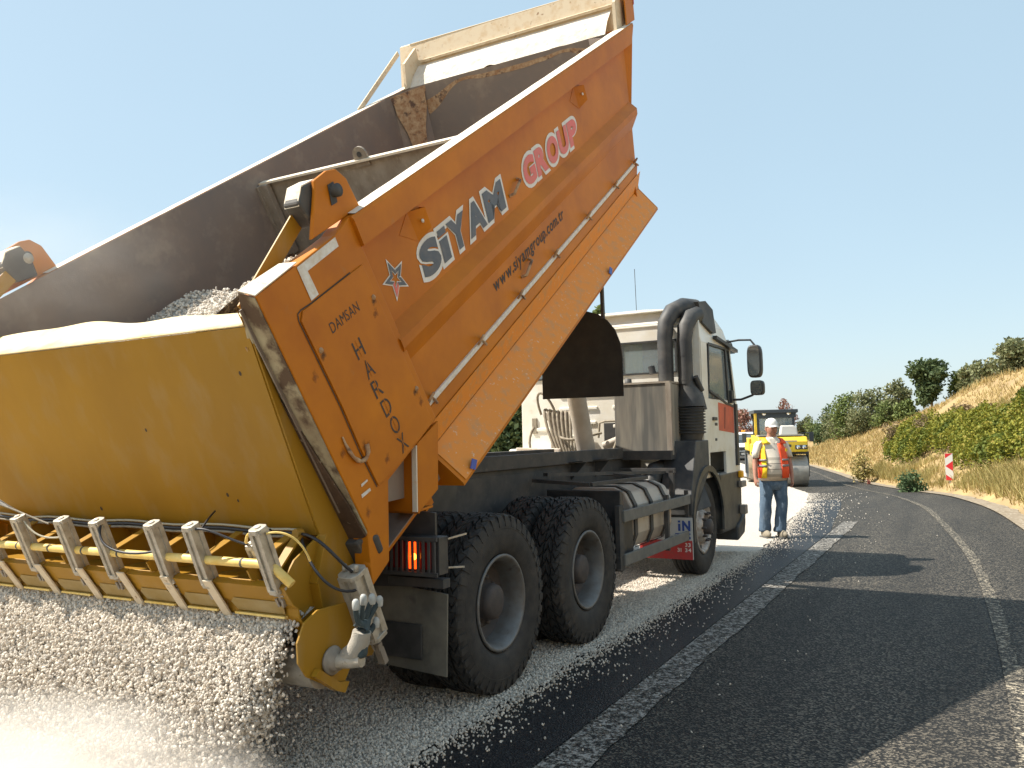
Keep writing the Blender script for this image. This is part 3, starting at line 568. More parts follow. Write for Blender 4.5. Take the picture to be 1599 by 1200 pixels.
# ears (tailgate hooks) on both rear corners
for s in (-1, 1):
    n0 = set(bpy.data.objects.keys()); mb = MB(BM); e = [(.02, 3.12), (.45, 3.12), (.43, 3.28), (.38, 3.345), (.31, 3.36), (.20, 3.35), (.17, 3.30)]
    mb.prism([(a, s * 1.22, c) for a, c in e], (0, s * .022, 0)); ear = mb.build('tailgate_ear', K['orange'], body, bevel=.006)
    mb = MB(BM); h = [(.10, 3.16), (.24, 3.14), (.26, 3.24), (.24, 3.345), (.14, 3.35), (.06, 3.29)]
    mb.prism([(a, s * 1.215, c) for a, c in h], (0, -s * .10, 0)); mb.build('hook_block', K['dark'], ear, bevel=.012)
    mb = MB(BM); mb.prism([(.062, s * 1.21, 3.275), (.075, s * 1.21, 3.30), (.135, s * 1.21, 3.353), (.235, s * 1.21, 3.349), (.235, s * 1.21, 3.342), (.13, s * 1.21, 3.345), (.07, s * 1.21, 3.275)], (0, -s * .09, 0)); mb.build('block_dust', K['rail_dust'], ear)
    mb = MB(BM); mb.lathe([(0, -.035), (.033, -.035), (.033, .035), (0, .035)], (.30, s * 1.24, 3.26), 'y', 14); mb.build('hinge_pin', K['dark'], ear)
    mb = MB(BM); mb.prism([(.24, s * 1.246, 3.205), (.29, s * 1.246, 3.205), (.32, s * 1.246, 3.30), (.27, s * 1.246, 3.30)], (0, s * .002, 0)); mb.build('slot', K['dark'], ear)
    # yellow strap from the spreader to the ear
    mb = MB(); p0 = B(.24, s * 1.13, 3.26); p1 = Vector((-2.05, s * 1.13, 2.22)) if s < 0 else Vector((-2.3, 1.13, 2.0))
    mb.bar(p0, p1, .012, .085, (0, 0, 1)); sp_ = mb.build('gate_strap', K['yellow'], truck, bevel=.002)
    mb = MB(); mb.lathe([(0, -.02), (.022, -.02), (.024, -.008), (.034, -.008), (.034, 0), (0, 0)], p0 + Vector((0, -.008, 0)), 'y', 12); mb.build('strap_bolt', K['alu'], sp_)
    if s > 0: ear.location.y += .09; sp_.location.y += .09
mb = MB(BM)   # dusty, stone-chipped flanks of the lower box
for pa, pb in (((1.239, 1.868), (1.176, 1.703)), ((1.175, 1.695), (1.323, 1.474))): mb.sheet([[(.33 + 4.36 * k / 12, -(pa[0] + (pb[0] - pa[0]) * t) - .002, pa[1] + (pb[1] - pa[1]) * t) for t in (0, 1)] for k in range(13)])
mb.build('lower_flank', K['orange_dusty'], body)
# lashing cleats, hooks, stripe
for a in (.83, 3.62):
    mb = MB(BM); t = [(a - .12, 2.86), (a + .02, 2.94), (a + .13, 2.92), (a + .12, 2.80), (a + .03, 2.76)]
    y0 = -1.216
    mb.add([(t[0][0], y0, t[0][1]), (t[1][0], y0, t[1][1]), (t[2][0], y0 - .05, t[2][1]), (t[3][0], y0 - .055, t[3][1]), (t[4][0], y0, t[4][1])], [(0, 1, 2, 3, 4)])
    mb.add([(t[2][0], y0 - .05, t[2][1]), (t[3][0], y0 - .055, t[3][1]), (t[3][0] + .02, y0, t[3][1]), (t[2][0] + .02, y0, t[2][1])], [(0, 1, 2, 3)])
    cl = mb.build('cleat', K['orange'], body, solid=.004)
    mb = MB(BM); mb.lathe([(0, -.004), (.011, -.003), (.011, .003)], (a + .075, y0 - .045, 2.86), 'y', 10); mb.build('rivet', K['decalw'], cl)
for a, c in ((2.15, 2.62), (1.97, 2.09)):
    mb = MB(BM); mb.tube([(a - .10, -1.217, c - .03), (a - .08, -1.25, c - .025), (a + .06, -1.25, c + .025), (a + .08, -1.217, c + .03)], .011, 8); mb.build('step_handle', K['rusty'], body)
mb = MB(BM); mb.box((2.49, -1.222, 1.962), (4.24, .014, .030)); mb.build('reflective_stripe', K['whitep'], body)
for a in (.42, 1.10, 1.75, 2.45, 3.22, 3.98, 4.62):
    mb = MB(BM); pts = [(a + .035 * cos(R(t)) - .01, -1.218 - .05 * abs(sin(R(t * .9))), 1.975 + .04 * sin(R(t))) for t in range(-60, 210, 30)]
    mb.tube(pts, .0085, 7); mb.build('tarp_hook', K['rusty'], body)
for a, c, y in ((.44, 1.46, -1.326), (3.16, 1.46, -1.326)):
    mb = MB(BM); mb.prism([(a, y, c), (a + .05, y, c + .035), (a + .01, y, c + .075), (a - .04, y, c + .04)], (0, -.004, 0)); mb.build('blue_marker', K['blue'], body)
# company lettering on the recessed panel
YT = -1.2175
bw, bg, br = [], [], []
kw = dict(shear=.16, gap=.05)
wd = {'S': .62, 'i': .27, 'Y': .66, 'A': .70, 'M': .82, 'G': .66, 'R': .66, 'O': .68, 'U': .64, 'P': .6}
def bold(ls, text, a0, a1, c0, h, off, y, **k):
    letters(ls, text, (a0, y, c0), (1, 0, 0.0), (0, 0, 1), a1 - a0, h, off=off, widths=wd, **kw, **k)
for T_, ls, a0, a1 in (('SiYAM', bg, .79, 1.96), ('GROUP', br, 2.33, 3.47)):
    bold(bw, T_, a0, a1, 2.545, .19, .075, YT, grow=.026); bold(ls, T_, a0, a1, 2.545, .19, .06, YT - .0030)
def star(ca, cc, r1, r2, rot=8): return [(ca + (r1 if k % 2 == 0 else r2) * cos(R(90 + rot + 36 * k)), cc + (r1 if k % 2 == 0 else r2) * sin(R(90 + rot + 36 * k))) for k in range(10)]
o_, i_ = star(.535, 2.68, .125, .053), star(.535, 2.68, .045, .018)
ring = ([(x, YT, z) for x, z in o_] + [(x, YT, z) for x, z in i_], [(k, (k + 1) % 10, 10 + (k + 1) % 10, 10 + k) for k in range(10)])
bw.append(ring)
o_, i_ = star(.535, 2.68, .104, .045), star(.535, 2.68, .058, .023)
for k in range(0, 10, 2):   # five arms, each a bent strip; one is red
    k0, k1, k2 = (k - 1) % 10, k, (k + 1) % 10; P_ = [o_[k0], o_[k1], o_[k2], i_[k2], i_[k1], i_[k0]]
    if k: P_[2] = tuple(np.array(o_[k2]) * .9 + np.array(o_[k1]) * .1)
    (br if k == 4 else bg).append(([(x, YT - .003, z) for x, z in P_], [(0, 1, 4, 5), (1, 2, 3, 4)]))
for nm_, ls, mm in (('letter_outline', bw, 'decalw'), ('letter', bg, 'decalg'), ('letter', br, 'decalr')):
    for k, (P_, F_) in enumerate(ls): mb = MB(BM); mb.add([(p[0], p[1] - .0002 * (k % 4), p[2]) for p in P_], F_); mb.build(nm_, K[mm], body, fix=False)
mb = MB(BM)
def lower(mb, text, a0, a1, c0, h, y):
    letters(mb, text, (a0, y, c0), (1, 0, 0), (0, 0, 1), a1 - a0, h, off=.02, shear=.2, gap=.09)
lower(mb, 'www.siyamgroup.com.tr', 1.47, 2.80, 2.135, .085, YT)
mb.build('web_address', K['ink'], body, fix=False)
# chippings still in the body: filled part under the gate line
n = 9000
P_ = []
gx = RNG.random(n); gy = RNG.random(n)
def heap(y, t):  # t 0 rear .. 1 front, truck frame
    x = -1.86 + 1.4 * t; z = 2.40 + .80 * t - .22 * smooth((y + 1.1) / .6) - .24 * smooth((y + .5) / .6) + .03 * np.sin(x * 7 + y * 5); return x, z
xx, zz_ = heap(-1.12 + 2.24 * gy, gx)
pts = np.stack([xx, -1.12 + 2.24 * gy, zz_ + RNG.normal(0, .008, n)], 1)
ld_ = stones('load_gravel', pts, ssize(n, .007, .013), 'pale chippings sliding out of the raised tipper body', parent=None); ld_.location = truck.location; ld_.rotation_euler = truck.rotation_euler
mb = MB(); mb.sheet([[(heap(y, t)[0], y, float(heap(y, t)[1]) - .012) for y in np.linspace(-1.15, 1.15, 14)] for t in np.linspace(0, 1, 12)], True)
mb.build('gravel_load_base', K['bed'], ld_)

# ------------------------------------------------------------ yellow spreader hopper hung on the tail
K['recess'] = mat('dusty_yellow_recess', (.36, .27, .13), .8, 0, (.3, .2, .06), 9)
XT, ZT, XB, ZB = -2.035, 2.158, -1.59, 1.197
mb = MB()
rows = []
for i in range(7):
    t = i / 6; x = XT + (XB - XT) * t; z = ZT + (ZB - ZT) * t; b = .003 * sin(pi * t)
    rows.append([(x - b * (1 + .4 * sin(k * 1.3)), -1.13 + 2.75 * k / 12, z) for k in range(13)])
mb.sheet(rows)
mb.sheet([[(XT, y, ZT), (XB, y, ZB)] for y in (1.62, 1.63)])
gate = mb.build('spreader_hopper', K['yellow'], truck, solid=.008)
mb = MB(); rows = []
for k in range(61):  # folded lip at the top, buckled inner edge
    y = -1.125 + 2.75 * k / 60; w = .19 + .035 * (vnoise(y, 0, .42, 7) - .5) + .03 * sin(y * 3.2)
    w = w * (1 - .35 * smooth((-y - .35) / .5)); rows.append([(XT - .004, y, ZT + .006), (XT + w * .5, y, ZT + .07 * w / .19 + .008 * sin(y * 5)), (XT + w, y, ZT + .145 * w / .19 + .010 * sin(y * 7))])
mb.sheet(rows, True); mb.build('top_lip', mat('sunlit_yellow_lip', (0.80, 0.60, 0.24), .6, 0, (0.78, 0.68, 0.48), 6), gate, solid=.008)  # yellow paint bleached by the sun, put into the lip's colour
for s in (-1, 1):
    # side cheek reaching to the body edge
    mb = MB(); y = -1.13 if s < 0 else 1.63
    poly = [(XT, ZT), (-2.07, 2.20), (-1.97, 2.06), (-1.80, 1.77), (-1.55, 1.42), (-1.33, 1.12), (-1.15, .82), (-1.28, .62), (-1.66, .62), (-1.78, .84), (-1.84, 1.00), (-1.76, 1.10), (XB, ZB)]
    mb.prism([(x, y, z) for x, z in poly], (0, s * .012, 0)); ck = mb.build('side_cheek', K['yellow'], gate, bevel=.002)
    # angled filler between face and cheek
    # flange strip down the rear edge of the cheek
    mb = MB(); mb.bar((XB, y - .03, ZB), (-1.66, y - .03, .98), .05, .008, (1, 0, 0)); mb.bar((-1.66, y - .03, .98), (-1.58, y - .03, .66), .07, .008, (1, 0, 0)); mb.build('cheek_flange', K['yellow'], ck)
    # lower end plate: round-nosed plate carrying the feed roller
    mb = MB(); pl_ = [(-1.745, .88), (-1.83, .84), (-1.875, .76), (-1.87, .67), (-1.82, .60), (-1.72, .545), (-1.655, .50), (-1.60, .475), (-1.57, .50), (-1.50, .60), (-1.36, .585), (-1.33, .62), (-1.38, .80), (-1.50, .88)]
    mb.prism([(x, s * 1.255, z) for x, z in pl_], (0, s * .012, 0)); ep = mb.build('end_plate', K['yellow'], gate, bevel=.003)
    if s > 0: ep.location.y = .38
    mb = MB(); mb.bar((-1.87, s * 1.25, .72), (-1.63, s * 1.25, .52), .10, .010, (0, 1, 0)) if False else mb.prism([(-1.60, s * 1.27, .475), (-1.655, s * 1.27, .50), (-1.80, s * 1.27, .60), (-1.77, s * 1.27, .625), (-1.64, s * 1.27, .535), (-1.57, s * 1.27, .52)], (0, s * .03, 0)); mb.build('plate_rib', K['yellow'], ep)
    mb = MB(); mb.lathe([(.012, 0), (.062, 0), (.068, s * .012), (.062, s * .02), (.045, s * .022), (.042, s * .05), (0, s * .05)], (-1.66, s * 1.268, .635), 'y', 20); mb.build('bearing_housing', K['steel'], ep)
    mb = MB(); mb.tube([(-1.66, s * 1.28, .635), (-1.655, s * 1.37, .642), (-1.65, s * 1.44, .65)], [.036, .034, .030], 12); mb.build('roller_shaft', K['alu'], ep)
# feed roller and inner bits
mb = MB(); mb.tube([(-1.70, -1.25, .60), (-1.70, 1.62, .60)], .085, 20); mb.build('feed_roller', K['alu'], gate)
# closing channel under the face, gussets
mb = MB(); mb.sheet([[(XB, y, ZB), (-1.50, y, 1.15), (-1.50, y, .98), (-1.80, y, .985)] for y in (-1.12, 1.62)]); mb.build('back_channel', K['yellow'], gate, solid=.006)
ys = [1.33, 1.0, .64, .25, -.04, -.46, -.73, -1.16]
for y in np.linspace(-1.02, 1.05, 7):
    mb = MB(); mb.prism([(-1.62, y, 1.20), (-1.93, y, 1.07), (-1.90, y, 1.02), (-1.51, y, 1.02), (-1.51, y, 1.15)], (0, .010, 0)); mb.bar((-1.60, y, 1.225), (-1.93, y, 1.085), .05, .008); mb.build('gusset', K['yellow'], gate)
# small clips and pipe
mb = MB(); P = [(-1.93, 1.62, 1.105), (-1.93, -1.10, 1.105), (-1.925, -1.18, 1.09), (-1.90, -1.26, 1.02)]; mb.tube(P, .021, 12); pipe = mb.build('air_pipe', K['tubey'], gate)
for y in np.arange(-1.0, 1.2, .29): mb = MB(); mb.tube([(-1.93, y, 1.105), (-1.93, y + .012, 1.105)], .0225, 12); mb.build('pipe_clamp', K['dark'], pipe)
# flap panels with slots
edges = [1.62, 1.27, .92, .57, .20, -.13, -.46, -.76, -1.22]
for k in range(8):
    a, b = edges[k], edges[k + 1]; mb = MB()
    def fp(y, t, o=0): return (-1.905 + .125 * t - o, y, 1.00 - .18 * t - o * .6)
    mb.sheet([[fp(y, 0, -.03), fp(y, 0), fp(y, .45), fp(y, .62, -.012), fp(y, .80), fp(y, 1), fp(y, 1, -.012)] for y in (a - .004, b + .004)])
    fl = mb.build('gate_flap', K['yellow'], gate, solid=.006)
    c = (a + b) / 2; w = abs(a - b) * .36; mb = MB()
    mb.prism([fp(c + w, .50, .006), fp(c + w * .9, .74, .006), fp(c - w * .9, .74, .006), fp(c - w, .50, .006), fp(c - w * .8, .38, .006), fp(c + w * .8, .38, .006)], (.004, 0, 0)); mb.build('flap_recess', K['recess'], fl)
    mb = MB(); mb.box(fp(c, .78, .014), (.022, w * 1.9, .010)); mb.build('sunlit_flap_ledge', K['tubey'], fl)  # bright bar carries the flap's sunlit spots in its colour
for y in (.57, -.13, -.76, .92, .20, -.46):
    mb = MB(); mb.bar((-1.935, y, 1.01), (-1.795, y, .81), .055, .008, (1, 0, .6)); mb.build('flap_arm', K['cream'], gate)
# air cylinders
def air_cyl(y, x0=-2.0, z0=1.265, x1=-1.885, z1=.99, w=.062, par=gate, twist=0):
    mb = MB(); a = Vector((x0, y, z0)); b = Vector((x1, y, z1)); d = (b - a).normalized()
    s = Vector((0, 1, 0)); n_ = d.cross(s).normalized(); h = w / 2
    pr = [(-h, -h), (-h * .35, -h), (-h * .3, -h * .72), (h * .3, -h * .72), (h * .35, -h), (h, -h), (h, -h * .3), (h * .78, -h * .25), (h * .78, h * .25), (h, h * .3), (h, h), (-h, h), (-h, h * .3), (-h * .78, h * .25), (-h * .78, -h * .25), (-h, -h * .3)]
    ra = [a + s * i + n_ * j for i, j in pr]; mb.prism(ra, b - a); c = mb.build('air_cylinder', K['alu'], par)
    for p in (a, b):
        mb = MB(); q = 1.12 * h; P4 = [(-q, -q * .6), (-q * .6, -q), (q * .6, -q), (q, -q * .6), (q, q * .6), (q * .6, q), (-q * .6, q), (-q, q * .6)]
        mb.prism([p - d * .012 + s * i + n_ * j for i, j in P4], d * .024); mb.build('end_cap', K['alu'], c, bevel=.003)
    mb = MB(); mb.lathe([(0, 0), (.015, 0), (.015, .004), (0, .004)], (0, 0, 0), 'z', 12); o = mb.build('cap_disc', K['rail_dust'], c); o.location = a - d * .017; o.rotation_euler = d.to_track_quat('Z', 'Y').to_euler()
    mb = MB(); mb.tube([b, b + d * .06], .009, 8); mb.tube([b + d * .03 - s * .03, b + d * .03 + s * .03], .010, 8); mb.bar(b + d * .045 - s * .02, b + d * .085 - s * .012, .012, .028, (1, 0, 0)); mb.bar(b + d * .045 + s * .02, b + d * .085 + s * .012, .012, .028, (1, 0, 0)); mb.build('rod_clevis', K['steel'], c)
    return c
for y in ys: air_cyl(y)
air_cyl(-1.02, -1.90, 1.18, -1.80, .99, .05)
air_cyl(-1.315, -1.56, 1.02, -1.41, .70, .105, gate)
mb = MB(); mb.tube([(-1.40, -1.315, .69), (-1.36, -1.315, .60)], .014, 10); mb.bar((-1.37, -1.315, .63), (-1.33, -1.315, .55), .04, .03); mb.build('rod_end', K['steel'], gate)
for dy in (-.035, .035): mb = MB(); mb.lathe([(0, 0), (.012, 0), (.012, .03), (.008, .034), (0, .034)], (-1.575, -1.315 + dy, 1.03), 'z', 10); mb.build('port_fitting', K['alu'], gate)
# cables and hoses
def hose(pts, r, m, name='hose', par=gate):
    mb = MB(); mb.tube(pts, r, 8); return mb.build(name, m, par)
for dz, r, mm in ((0, .009, 'hose'), (.018, .006, 'hoseg'), (-.016, .007, 'hosedust')):
    hose([(-1.66, 1.62, 1.235 + dz)] + [(-1.655, y, 1.21 + dz + .006 * sin(y * 9)) for y in np.linspace(1.1, -1.0, 24)] + [(-1.65, -1.08, 1.205 + dz)], r, K[mm], 'cable')
hose(bez((-1.65, -1.08, 1.205), (-1.76, -1.30, 1.22), (-1.66, -1.30, 1.10), (-1.58, -1.33, 1.03)), .008, K['hose'])
hose(bez((-1.65, -1.08, 1.19), (-1.80, -1.27, 1.05), (-1.68, -1.31, .92), (-1.57, -1.36, .95)), .007, K['hose'])
hose(bez((-2.0, -.04 - .03, 1.25), (-2.06, -.10, 1.12), (-1.99, -.3, 1.10), (-1.95, -.46, 1.14)), .006, K['hose'])
hose(bez((-2.0, -.76, 1.255), (-1.99, -.85, 1.27), (-1.93, -.95, 1.18), (-1.90, -1.05, 1.18)), .006, K['hose'])
hose(bez((-2.0, -1.12, 1.25), (-1.98, -1.05, 1.24), (-1.93, -1.02, 1.18), (-1.92, -1.0, 1.2)), .007, K['tubey'])
hose(bez((-1.99, -1.2, 1.25), (-1.95, -1.28, 1.27), (-1.92, -1.34, 1.22), (-1.86, -1.33, 1.12)), .005, K['tubey'])
hose(bez((-1.66, -.50, 1.30), (-1.84, -.62, 1.26), (-1.90, -.64, 1.18), (-1.92, -.60, 1.12)), .005, K['hose'])
hose(bez((-1.99, .60, 1.25), (-1.98, .5, 1.14), (-1.93, .42, 1.16), (-1.92, .34, 1.17)), .005, K['hoseg'])
for k in range(7): hose(bez((-1.90, 1.24, 1.36 + k * .02), (-1.88, 1.0 + .02 * k, 1.33), (-1.80, .85, 1.24), (-1.78, .72, 1.21)), .006, K['hose' if k % 3 else 'hosedust'])
mb = MB(); mb.tube([(-1.68, -1.07, 1.21), (-1.64, -1.07, 1.21)], .022, 10); mb.bar((-1.66, -1.07, 1.20), (-1.86, -1.10, 1.04), .045, .012); mb.build('cable_bracket', K['yellow'], gate)
mb = MB(); mb.box((-1.665, -.85, 1.21), (.02, .09, .03)); mb.build('cable_connector', K['hose'], gate, bevel=.004)
mb = MB(); mb.lathe([(0, 0), (.018, -.002), (.03, -.006)], (0, 0, 0), 'z', 14); 
bp_ = mb.build('face_dimple', K['yellow'], gate); bp_.location = (XT + (XB - XT) * .6 - .006, .30, ZT + (ZB - ZT) * .6); bp_.rotation_euler = (0, R(-115), 0)

fn_ = Vector((ZT - ZB, 0, -(XT - XB))).normalized() * -1
def on_face(y, t, o=.006):
    p = Vector((XT + (XB - XT) * t, y, ZT + (ZB - ZT) * t)); return p + Vector((-.91, 0, -.41)) * o
for y, t, r in ((-.75, .62, .010), (-.2, .45, .008), (-.62, .80, .009), (-.68, .83, .007), (-.95, .55, .008), (.45, .9, .010), (-1.0, .2, .009)):
    mb = MB(); mb.add([(r * cos(R(a)), r * sin(R(a)) * 1.4, 0) for a in range(0, 360, 60)], [tuple(range(6))]); o = mb.build('paint_chip', K['ink'], gate, fix=False); o.location = on_face(y, t, .007); o.rotation_euler = Vector((-.91, 0, -.41)).to_track_quat('Z', 'Y').to_euler()

# ------------------------------------------------------------ chassis, wheels, cab
mb = MB()
for s in (-1, 1):
    y = s * .43
    mb.box((2.3, y, 1.17), (6.6, .012, .36)); mb.box((2.3, y - s * .035, 1.353), (6.6, .09, .012)); mb.box((2.3, y - s * .035, .987), (6.6, .09, .012))
    mb.box((1.6, y + s * .012, 1.17), (3.6, .012, .30))
for x in (-.9, -.3, .7, 1.9, 3.0, 4.0): mb.box((x, 0, 1.17), (.10, .86, .22))
chs = mb.build('chassis_frame', K['dark'], truck)
mb = MB()  # tipper subframe and rear cross tube
for s in (-1, 1): mb.box((1.6, s * .43, 1.425), (5.0, .09, .12))
mb.box((-1.0, 0, 1.36), (.16, 1.9, .16)); mb.box((-.75, 0, 1.05), (.10, 1.9, .12))
mb.build('subframe', K['dark'], chs, bevel=.005)
for x in (2.75, 3.35): mb = MB(); mb.prism([(x, -.45, 1.36), (x, -.62, 1.38), (x, -.45, 1.20)], (.012, 0, 0)); mb.prism([(x - .1, -.45, 1.37), (x + .12, -.45, 1.37), (x + .1, -.62, 1.385), (x - .08, -.62, 1.385)], (0, 0, .01)); mb.build('frame_bracket', K['dark'], chs)
# dark inner wing panels over the rear wheels
for s in (-1, 1):
    mb = MB(); P = arc((0, s * .6, .57), .66, 20, 160, 12); mb.sheet([[(p.x, s * .58, p.z), (p.x, s * .60, p.z + .0)] for p in P]) if False else None
    mb.prism([(-.92, s * .50, 1.30), (-.60, s * .50, 1.34), (.6, s * .50, 1.30), (.5, s * .50, 1.0), (-.62, s * .50, .80), (-.92, s * .50, .80)], (0, s * .02, 0))
    mb.prism([(-.88, s * .52, 1.30), (-.70, s * 1.2, 1.22), (-.70, s * 1.2, .80), (-.88, s * .52, .80)], (.02, 0, 0)); mb.build('rear_valance', K['black'], chs)
    # tail lamp box behind bars
    mb = MB(); y0, y1, z0, z1, x = s * .87, s * 1.29, .885, 1.095, -.80
    mb.box((x + .05, (y0 + y1) / 2, (z0 + z1) / 2), (.09, .42, .21)); lb = mb.build('tail_lamp', K['black'], chs, bevel=.004)
    for k, (mm, yy) in enumerate((('lens_red', .91), ('lens_red', .985), ('lens_red', 1.06), ('lamp' if s < 0 else 'lens_red', 1.12), ('lens_red', 1.205))):
        mb = MB(); mb.box((x - .003, s * yy, (z0 + z1) / 2), (.02, .066, .15)); mb.build('lamp_lens', K[mm], lb, bevel=.006)
    if s < 0: mb = MB(); mb.lathe([(0, -.012), (.016, -.008), (.02, 0)], (x - .012, -1.13, .985), 'x', 14); mb.build('lamp_bulb', K['lampy'], lb)
    mb = MB(); mb.box((x - .03, (y0 + y1) / 2, z1 - .008), (.014, .44, .022)); mb.box((x - .03, (y0 + y1) / 2, z0 + .008), (.014, .44, .022)); mb.build('grille_rail', K['dark'], lb)
    for k in range(12): mb = MB(); yy = y0 + (y1 - y0) * (k + .2) / 11.4; mb.box((x - .033, yy, (z0 + z1) / 2), (.012, .013, z1 - z0 - .03)); mb.build('grille_bar', K['dark'], lb)
    mb = MB(); mb.bar((-.72, s * 1.30, 1.08), (-.62, s * 1.36, 1.10), .006, .01); mb.bar((-.72, s * 1.30, .92), (-.66, s * 1.37, .92), .006, .01); mb.build('lamp_stay', K['alu'], lb)
    # mud flap with moulded pocket
    mb = MB(); mb.prism([(-.72, s * .76, .82), (-.72, s * 1.29, .77), (-.72, s * 1.275, .31), (-.72, s * .76, .34)], (.012, 0, 0)); mf = mb.build('mud_flap', mat('dusty_mud_flap_%d' % (s + 1), (.10, .095, .08), .85, 0, (.2, .185, .15), 4, stain=(.05, .05, .05), sscale=6), chs, bevel=.003)
    mb = MB(); mb.box((-.73, s * .97, .49), (.012, .30, .20)); mb.build('flap_pocket', K['black'], mf, bevel=.006)
    mb = MB(); mb.box((-.74, s * 1.02, .835), (.07, .56, .05)); mb.build('flap_hanger', K['dark'], mf)

# wheels --------------------------------------------------------------
def tyre_prof(R0, w, rim, n=3):
    h = w / 2; return [(rim, -h * .62), (rim + .015, -h * .78), (rim + .05, -h * .93), ((R0 + rim) / 2, -h), (R0 - .05, -h * .97), (R0 - .018, -h * .88), (R0 - .012, -h * .8), (R0 - .012, h * .8), (R0 - .018, h * .88), (R0 - .05, h * .97), ((R0 + rim) / 2, h), (rim + .05, h * .93), (rim + .015, h * .78), (rim, h * .62)]
def tread(mb, R0, w, rows=4, n=40, lug=True):
    h = w / 2; bands = np.linspace(-h * .93, h * .93, rows + 1)
    for r in range(rows):
        y0, y1 = bands[r] + .007, bands[r + 1] - .007; ph = .5 * (r % 2)
        for k in range(n):
            a0 = 2 * pi * (k + ph + .12) / n; a1 = 2 * pi * (k + ph + .80) / n; sk = (.18 if r % 2 else -.18) * 2 * pi / n * 1.6; md = (y0 + y1) / 2
            edge0 = r == 0; edge1 = r == rows - 1
            vs = []
            for rad, e in ((R0 - .016, 0), (R0 + .010, .002)):
                ra = rad
                for (yy, aa) in ((y0, a0 + sk), (md, a0 - sk), (y1, a0 + sk), (y1, a1 + sk), (md, a1 - sk), (y0, a1 + sk)):
                    rr = ra - (.014 if (edge0 and yy == y0) or (edge1 and yy == y1) else 0)
                    vs.append((rr * cos(aa), yy, rr * sin(aa)))
            vs = [(p[0], p[1] + h, p[2]) for p in vs]
            mb.add(vs, [(6, 7, 8, 9, 10, 11), (0, 1, 7, 6), (1, 2, 8, 7), (2, 3, 9, 8), (3, 4, 10, 9), (4, 5, 11, 10), (5, 0, 6, 11)])
    if lug:   # shoulder lugs
        for s in (-1, 1):
            for k in range(n):
                a0 = 2 * pi * (k + .1) / n; a1 = 2 * pi * (k + .62) / n; y = s * h
                mb.add([(rr * cos(a), yy + h, rr * sin(a)) for a in (a0, a1) for rr, yy in ((R0 - .004, y * .90), (R0 - .075, y * .985), (R0 - .075, y * 1.01), (R0 - .012, y * .95))], [(0, 1, 2, 3), (4, 7, 6, 5), (0, 3, 7, 4), (3, 2, 6, 7), (2, 1, 5, 6)])
def make_wheel(kind, R0=.557, w=.30, rimr=.293):
    """outer face at local y = 0 pointing -y, tyre centre at y = w/2"""
    we = empty('wheel', (0, 0, 0)); we.parent = truck
    mb = MB(); mb.lathe([(r, h + w / 2) for r, h in tyre_prof(R0, w, rimr)], (0, 0, 0), 'y', 72)
    if kind == 'rear': tread(mb, R0, w)
    else:
        for yy in (-.10, -.05, 0, .05, .10): mb.lathe([(R0 - .014, yy - .019 + w / 2), (R0 + .002, yy - .019 + w / 2), (R0 + .002, yy + .019 + w / 2), (R0 - .014, yy + .019 + w / 2)], (0, 0, 0), 'y', 72)
    for rr in (.47, .365): mb.lathe([(rr - .004, .0), (rr, -.004), (rr + .006, .0)], (0, .004 if rr > .4 else .012, 0), 'y', 72)
    mb.build('tyre', K['rubber'], we)
    if kind == 'rear':
        mb = MB(); mb.lathe([(rimr + .012, .03), (rimr + .014, .018), (rimr - .004, .016), (rimr - .012, .03), (rimr - .03, .05), (rimr - .036, .12), (rimr - .045, .165)], (0, 0, 0), 'y', 56)
        rm = mb.build('rim', K['rim'], we)
        mb = MB(); mb.lathe([(rimr - .045, .165), (rimr - .075, .20), (.12, .215), (.0, .215)], (0, 0, 0), 'y', 48); mb.build('rim_disc', K['hub'], we)
        mb = MB(); mb.lathe([(0, .055), (.085, .057), (.108, .07), (.115, .10), (.115, .16), (.17, .175), (.17, .21)], (0, 0, 0), 'y', 28); mb.build('hub', K['hub'], we)
        for k in range(10): a = 2 * pi * k / 10; mb = MB(); mb.lathe([(0, 0), (.014, 0), (.016, .02), (.016, .045)], (.152 * cos(a), .150, .152 * sin(a)), 'y', 6); mb.build('wheel_nut', K['hub'], we)
        for k in range(8): a = 2 * pi * (k + .5) / 8; mb = MB(); mb.lathe([(0, 0), (.026, 0), (.026, .003)], (.205 * cos(a), .203, .205 * sin(a)), 'y', 12); mb.build('rim_hole', K['black'], we)
    else:
        mb = MB(); mb.lathe([(rimr + .012, .03), (rimr + .014, .018), (rimr - .01, .016), (rimr - .03, .045), (rimr - .04, .07), (.215, .075), (.19, .03), (.165, -.005), (.15, -.012), (.14, .0), (.14, .02), (0, .02)], (0, 0, 0), 'y', 56); mb.build('rim', mat('front_rim_white', (.5, .49, .47), .5, .2, (.28, .22, .18), 16, stain=(.1, .07, .05), sscale=8), we)
        mb = MB(); mb.lathe([(0, -.075), (.07, -.072), (.085, -.06), (.09, .02)], (0, 0, 0), 'y', 24); mb.build('hub', K['hub'], we)
        for k in range(10): a = 2 * pi * k / 10; mb = MB(); mb.lathe([(0, -.05), (.014, -.05), (.016, -.03), (.016, .01)], (.155 * cos(a), .0, .155 * sin(a)), 'y', 6); mb.build('wheel_nut', K['hub'], we)
        for k in range(10): a = 2 * pi * (k + .5) / 10; mb = MB(); mb.lathe([(0, 0), (.022, 0), (.022, .004)], (.232 * cos(a), .06, .232 * sin(a)), 'y', 12); mb.build('rim_hole', K['black'], we)
    return we
def bare(we, parent):
    c = we.copy(); COL.objects.link(c); c.parent = parent
    for ch in we.children: d = ch.copy(); COL.objects.link(d); d.parent = c
    return c
GZ = .557 + .03
w1 = make_wheel('rear'); w1.location = (0, -1.25, GZ)
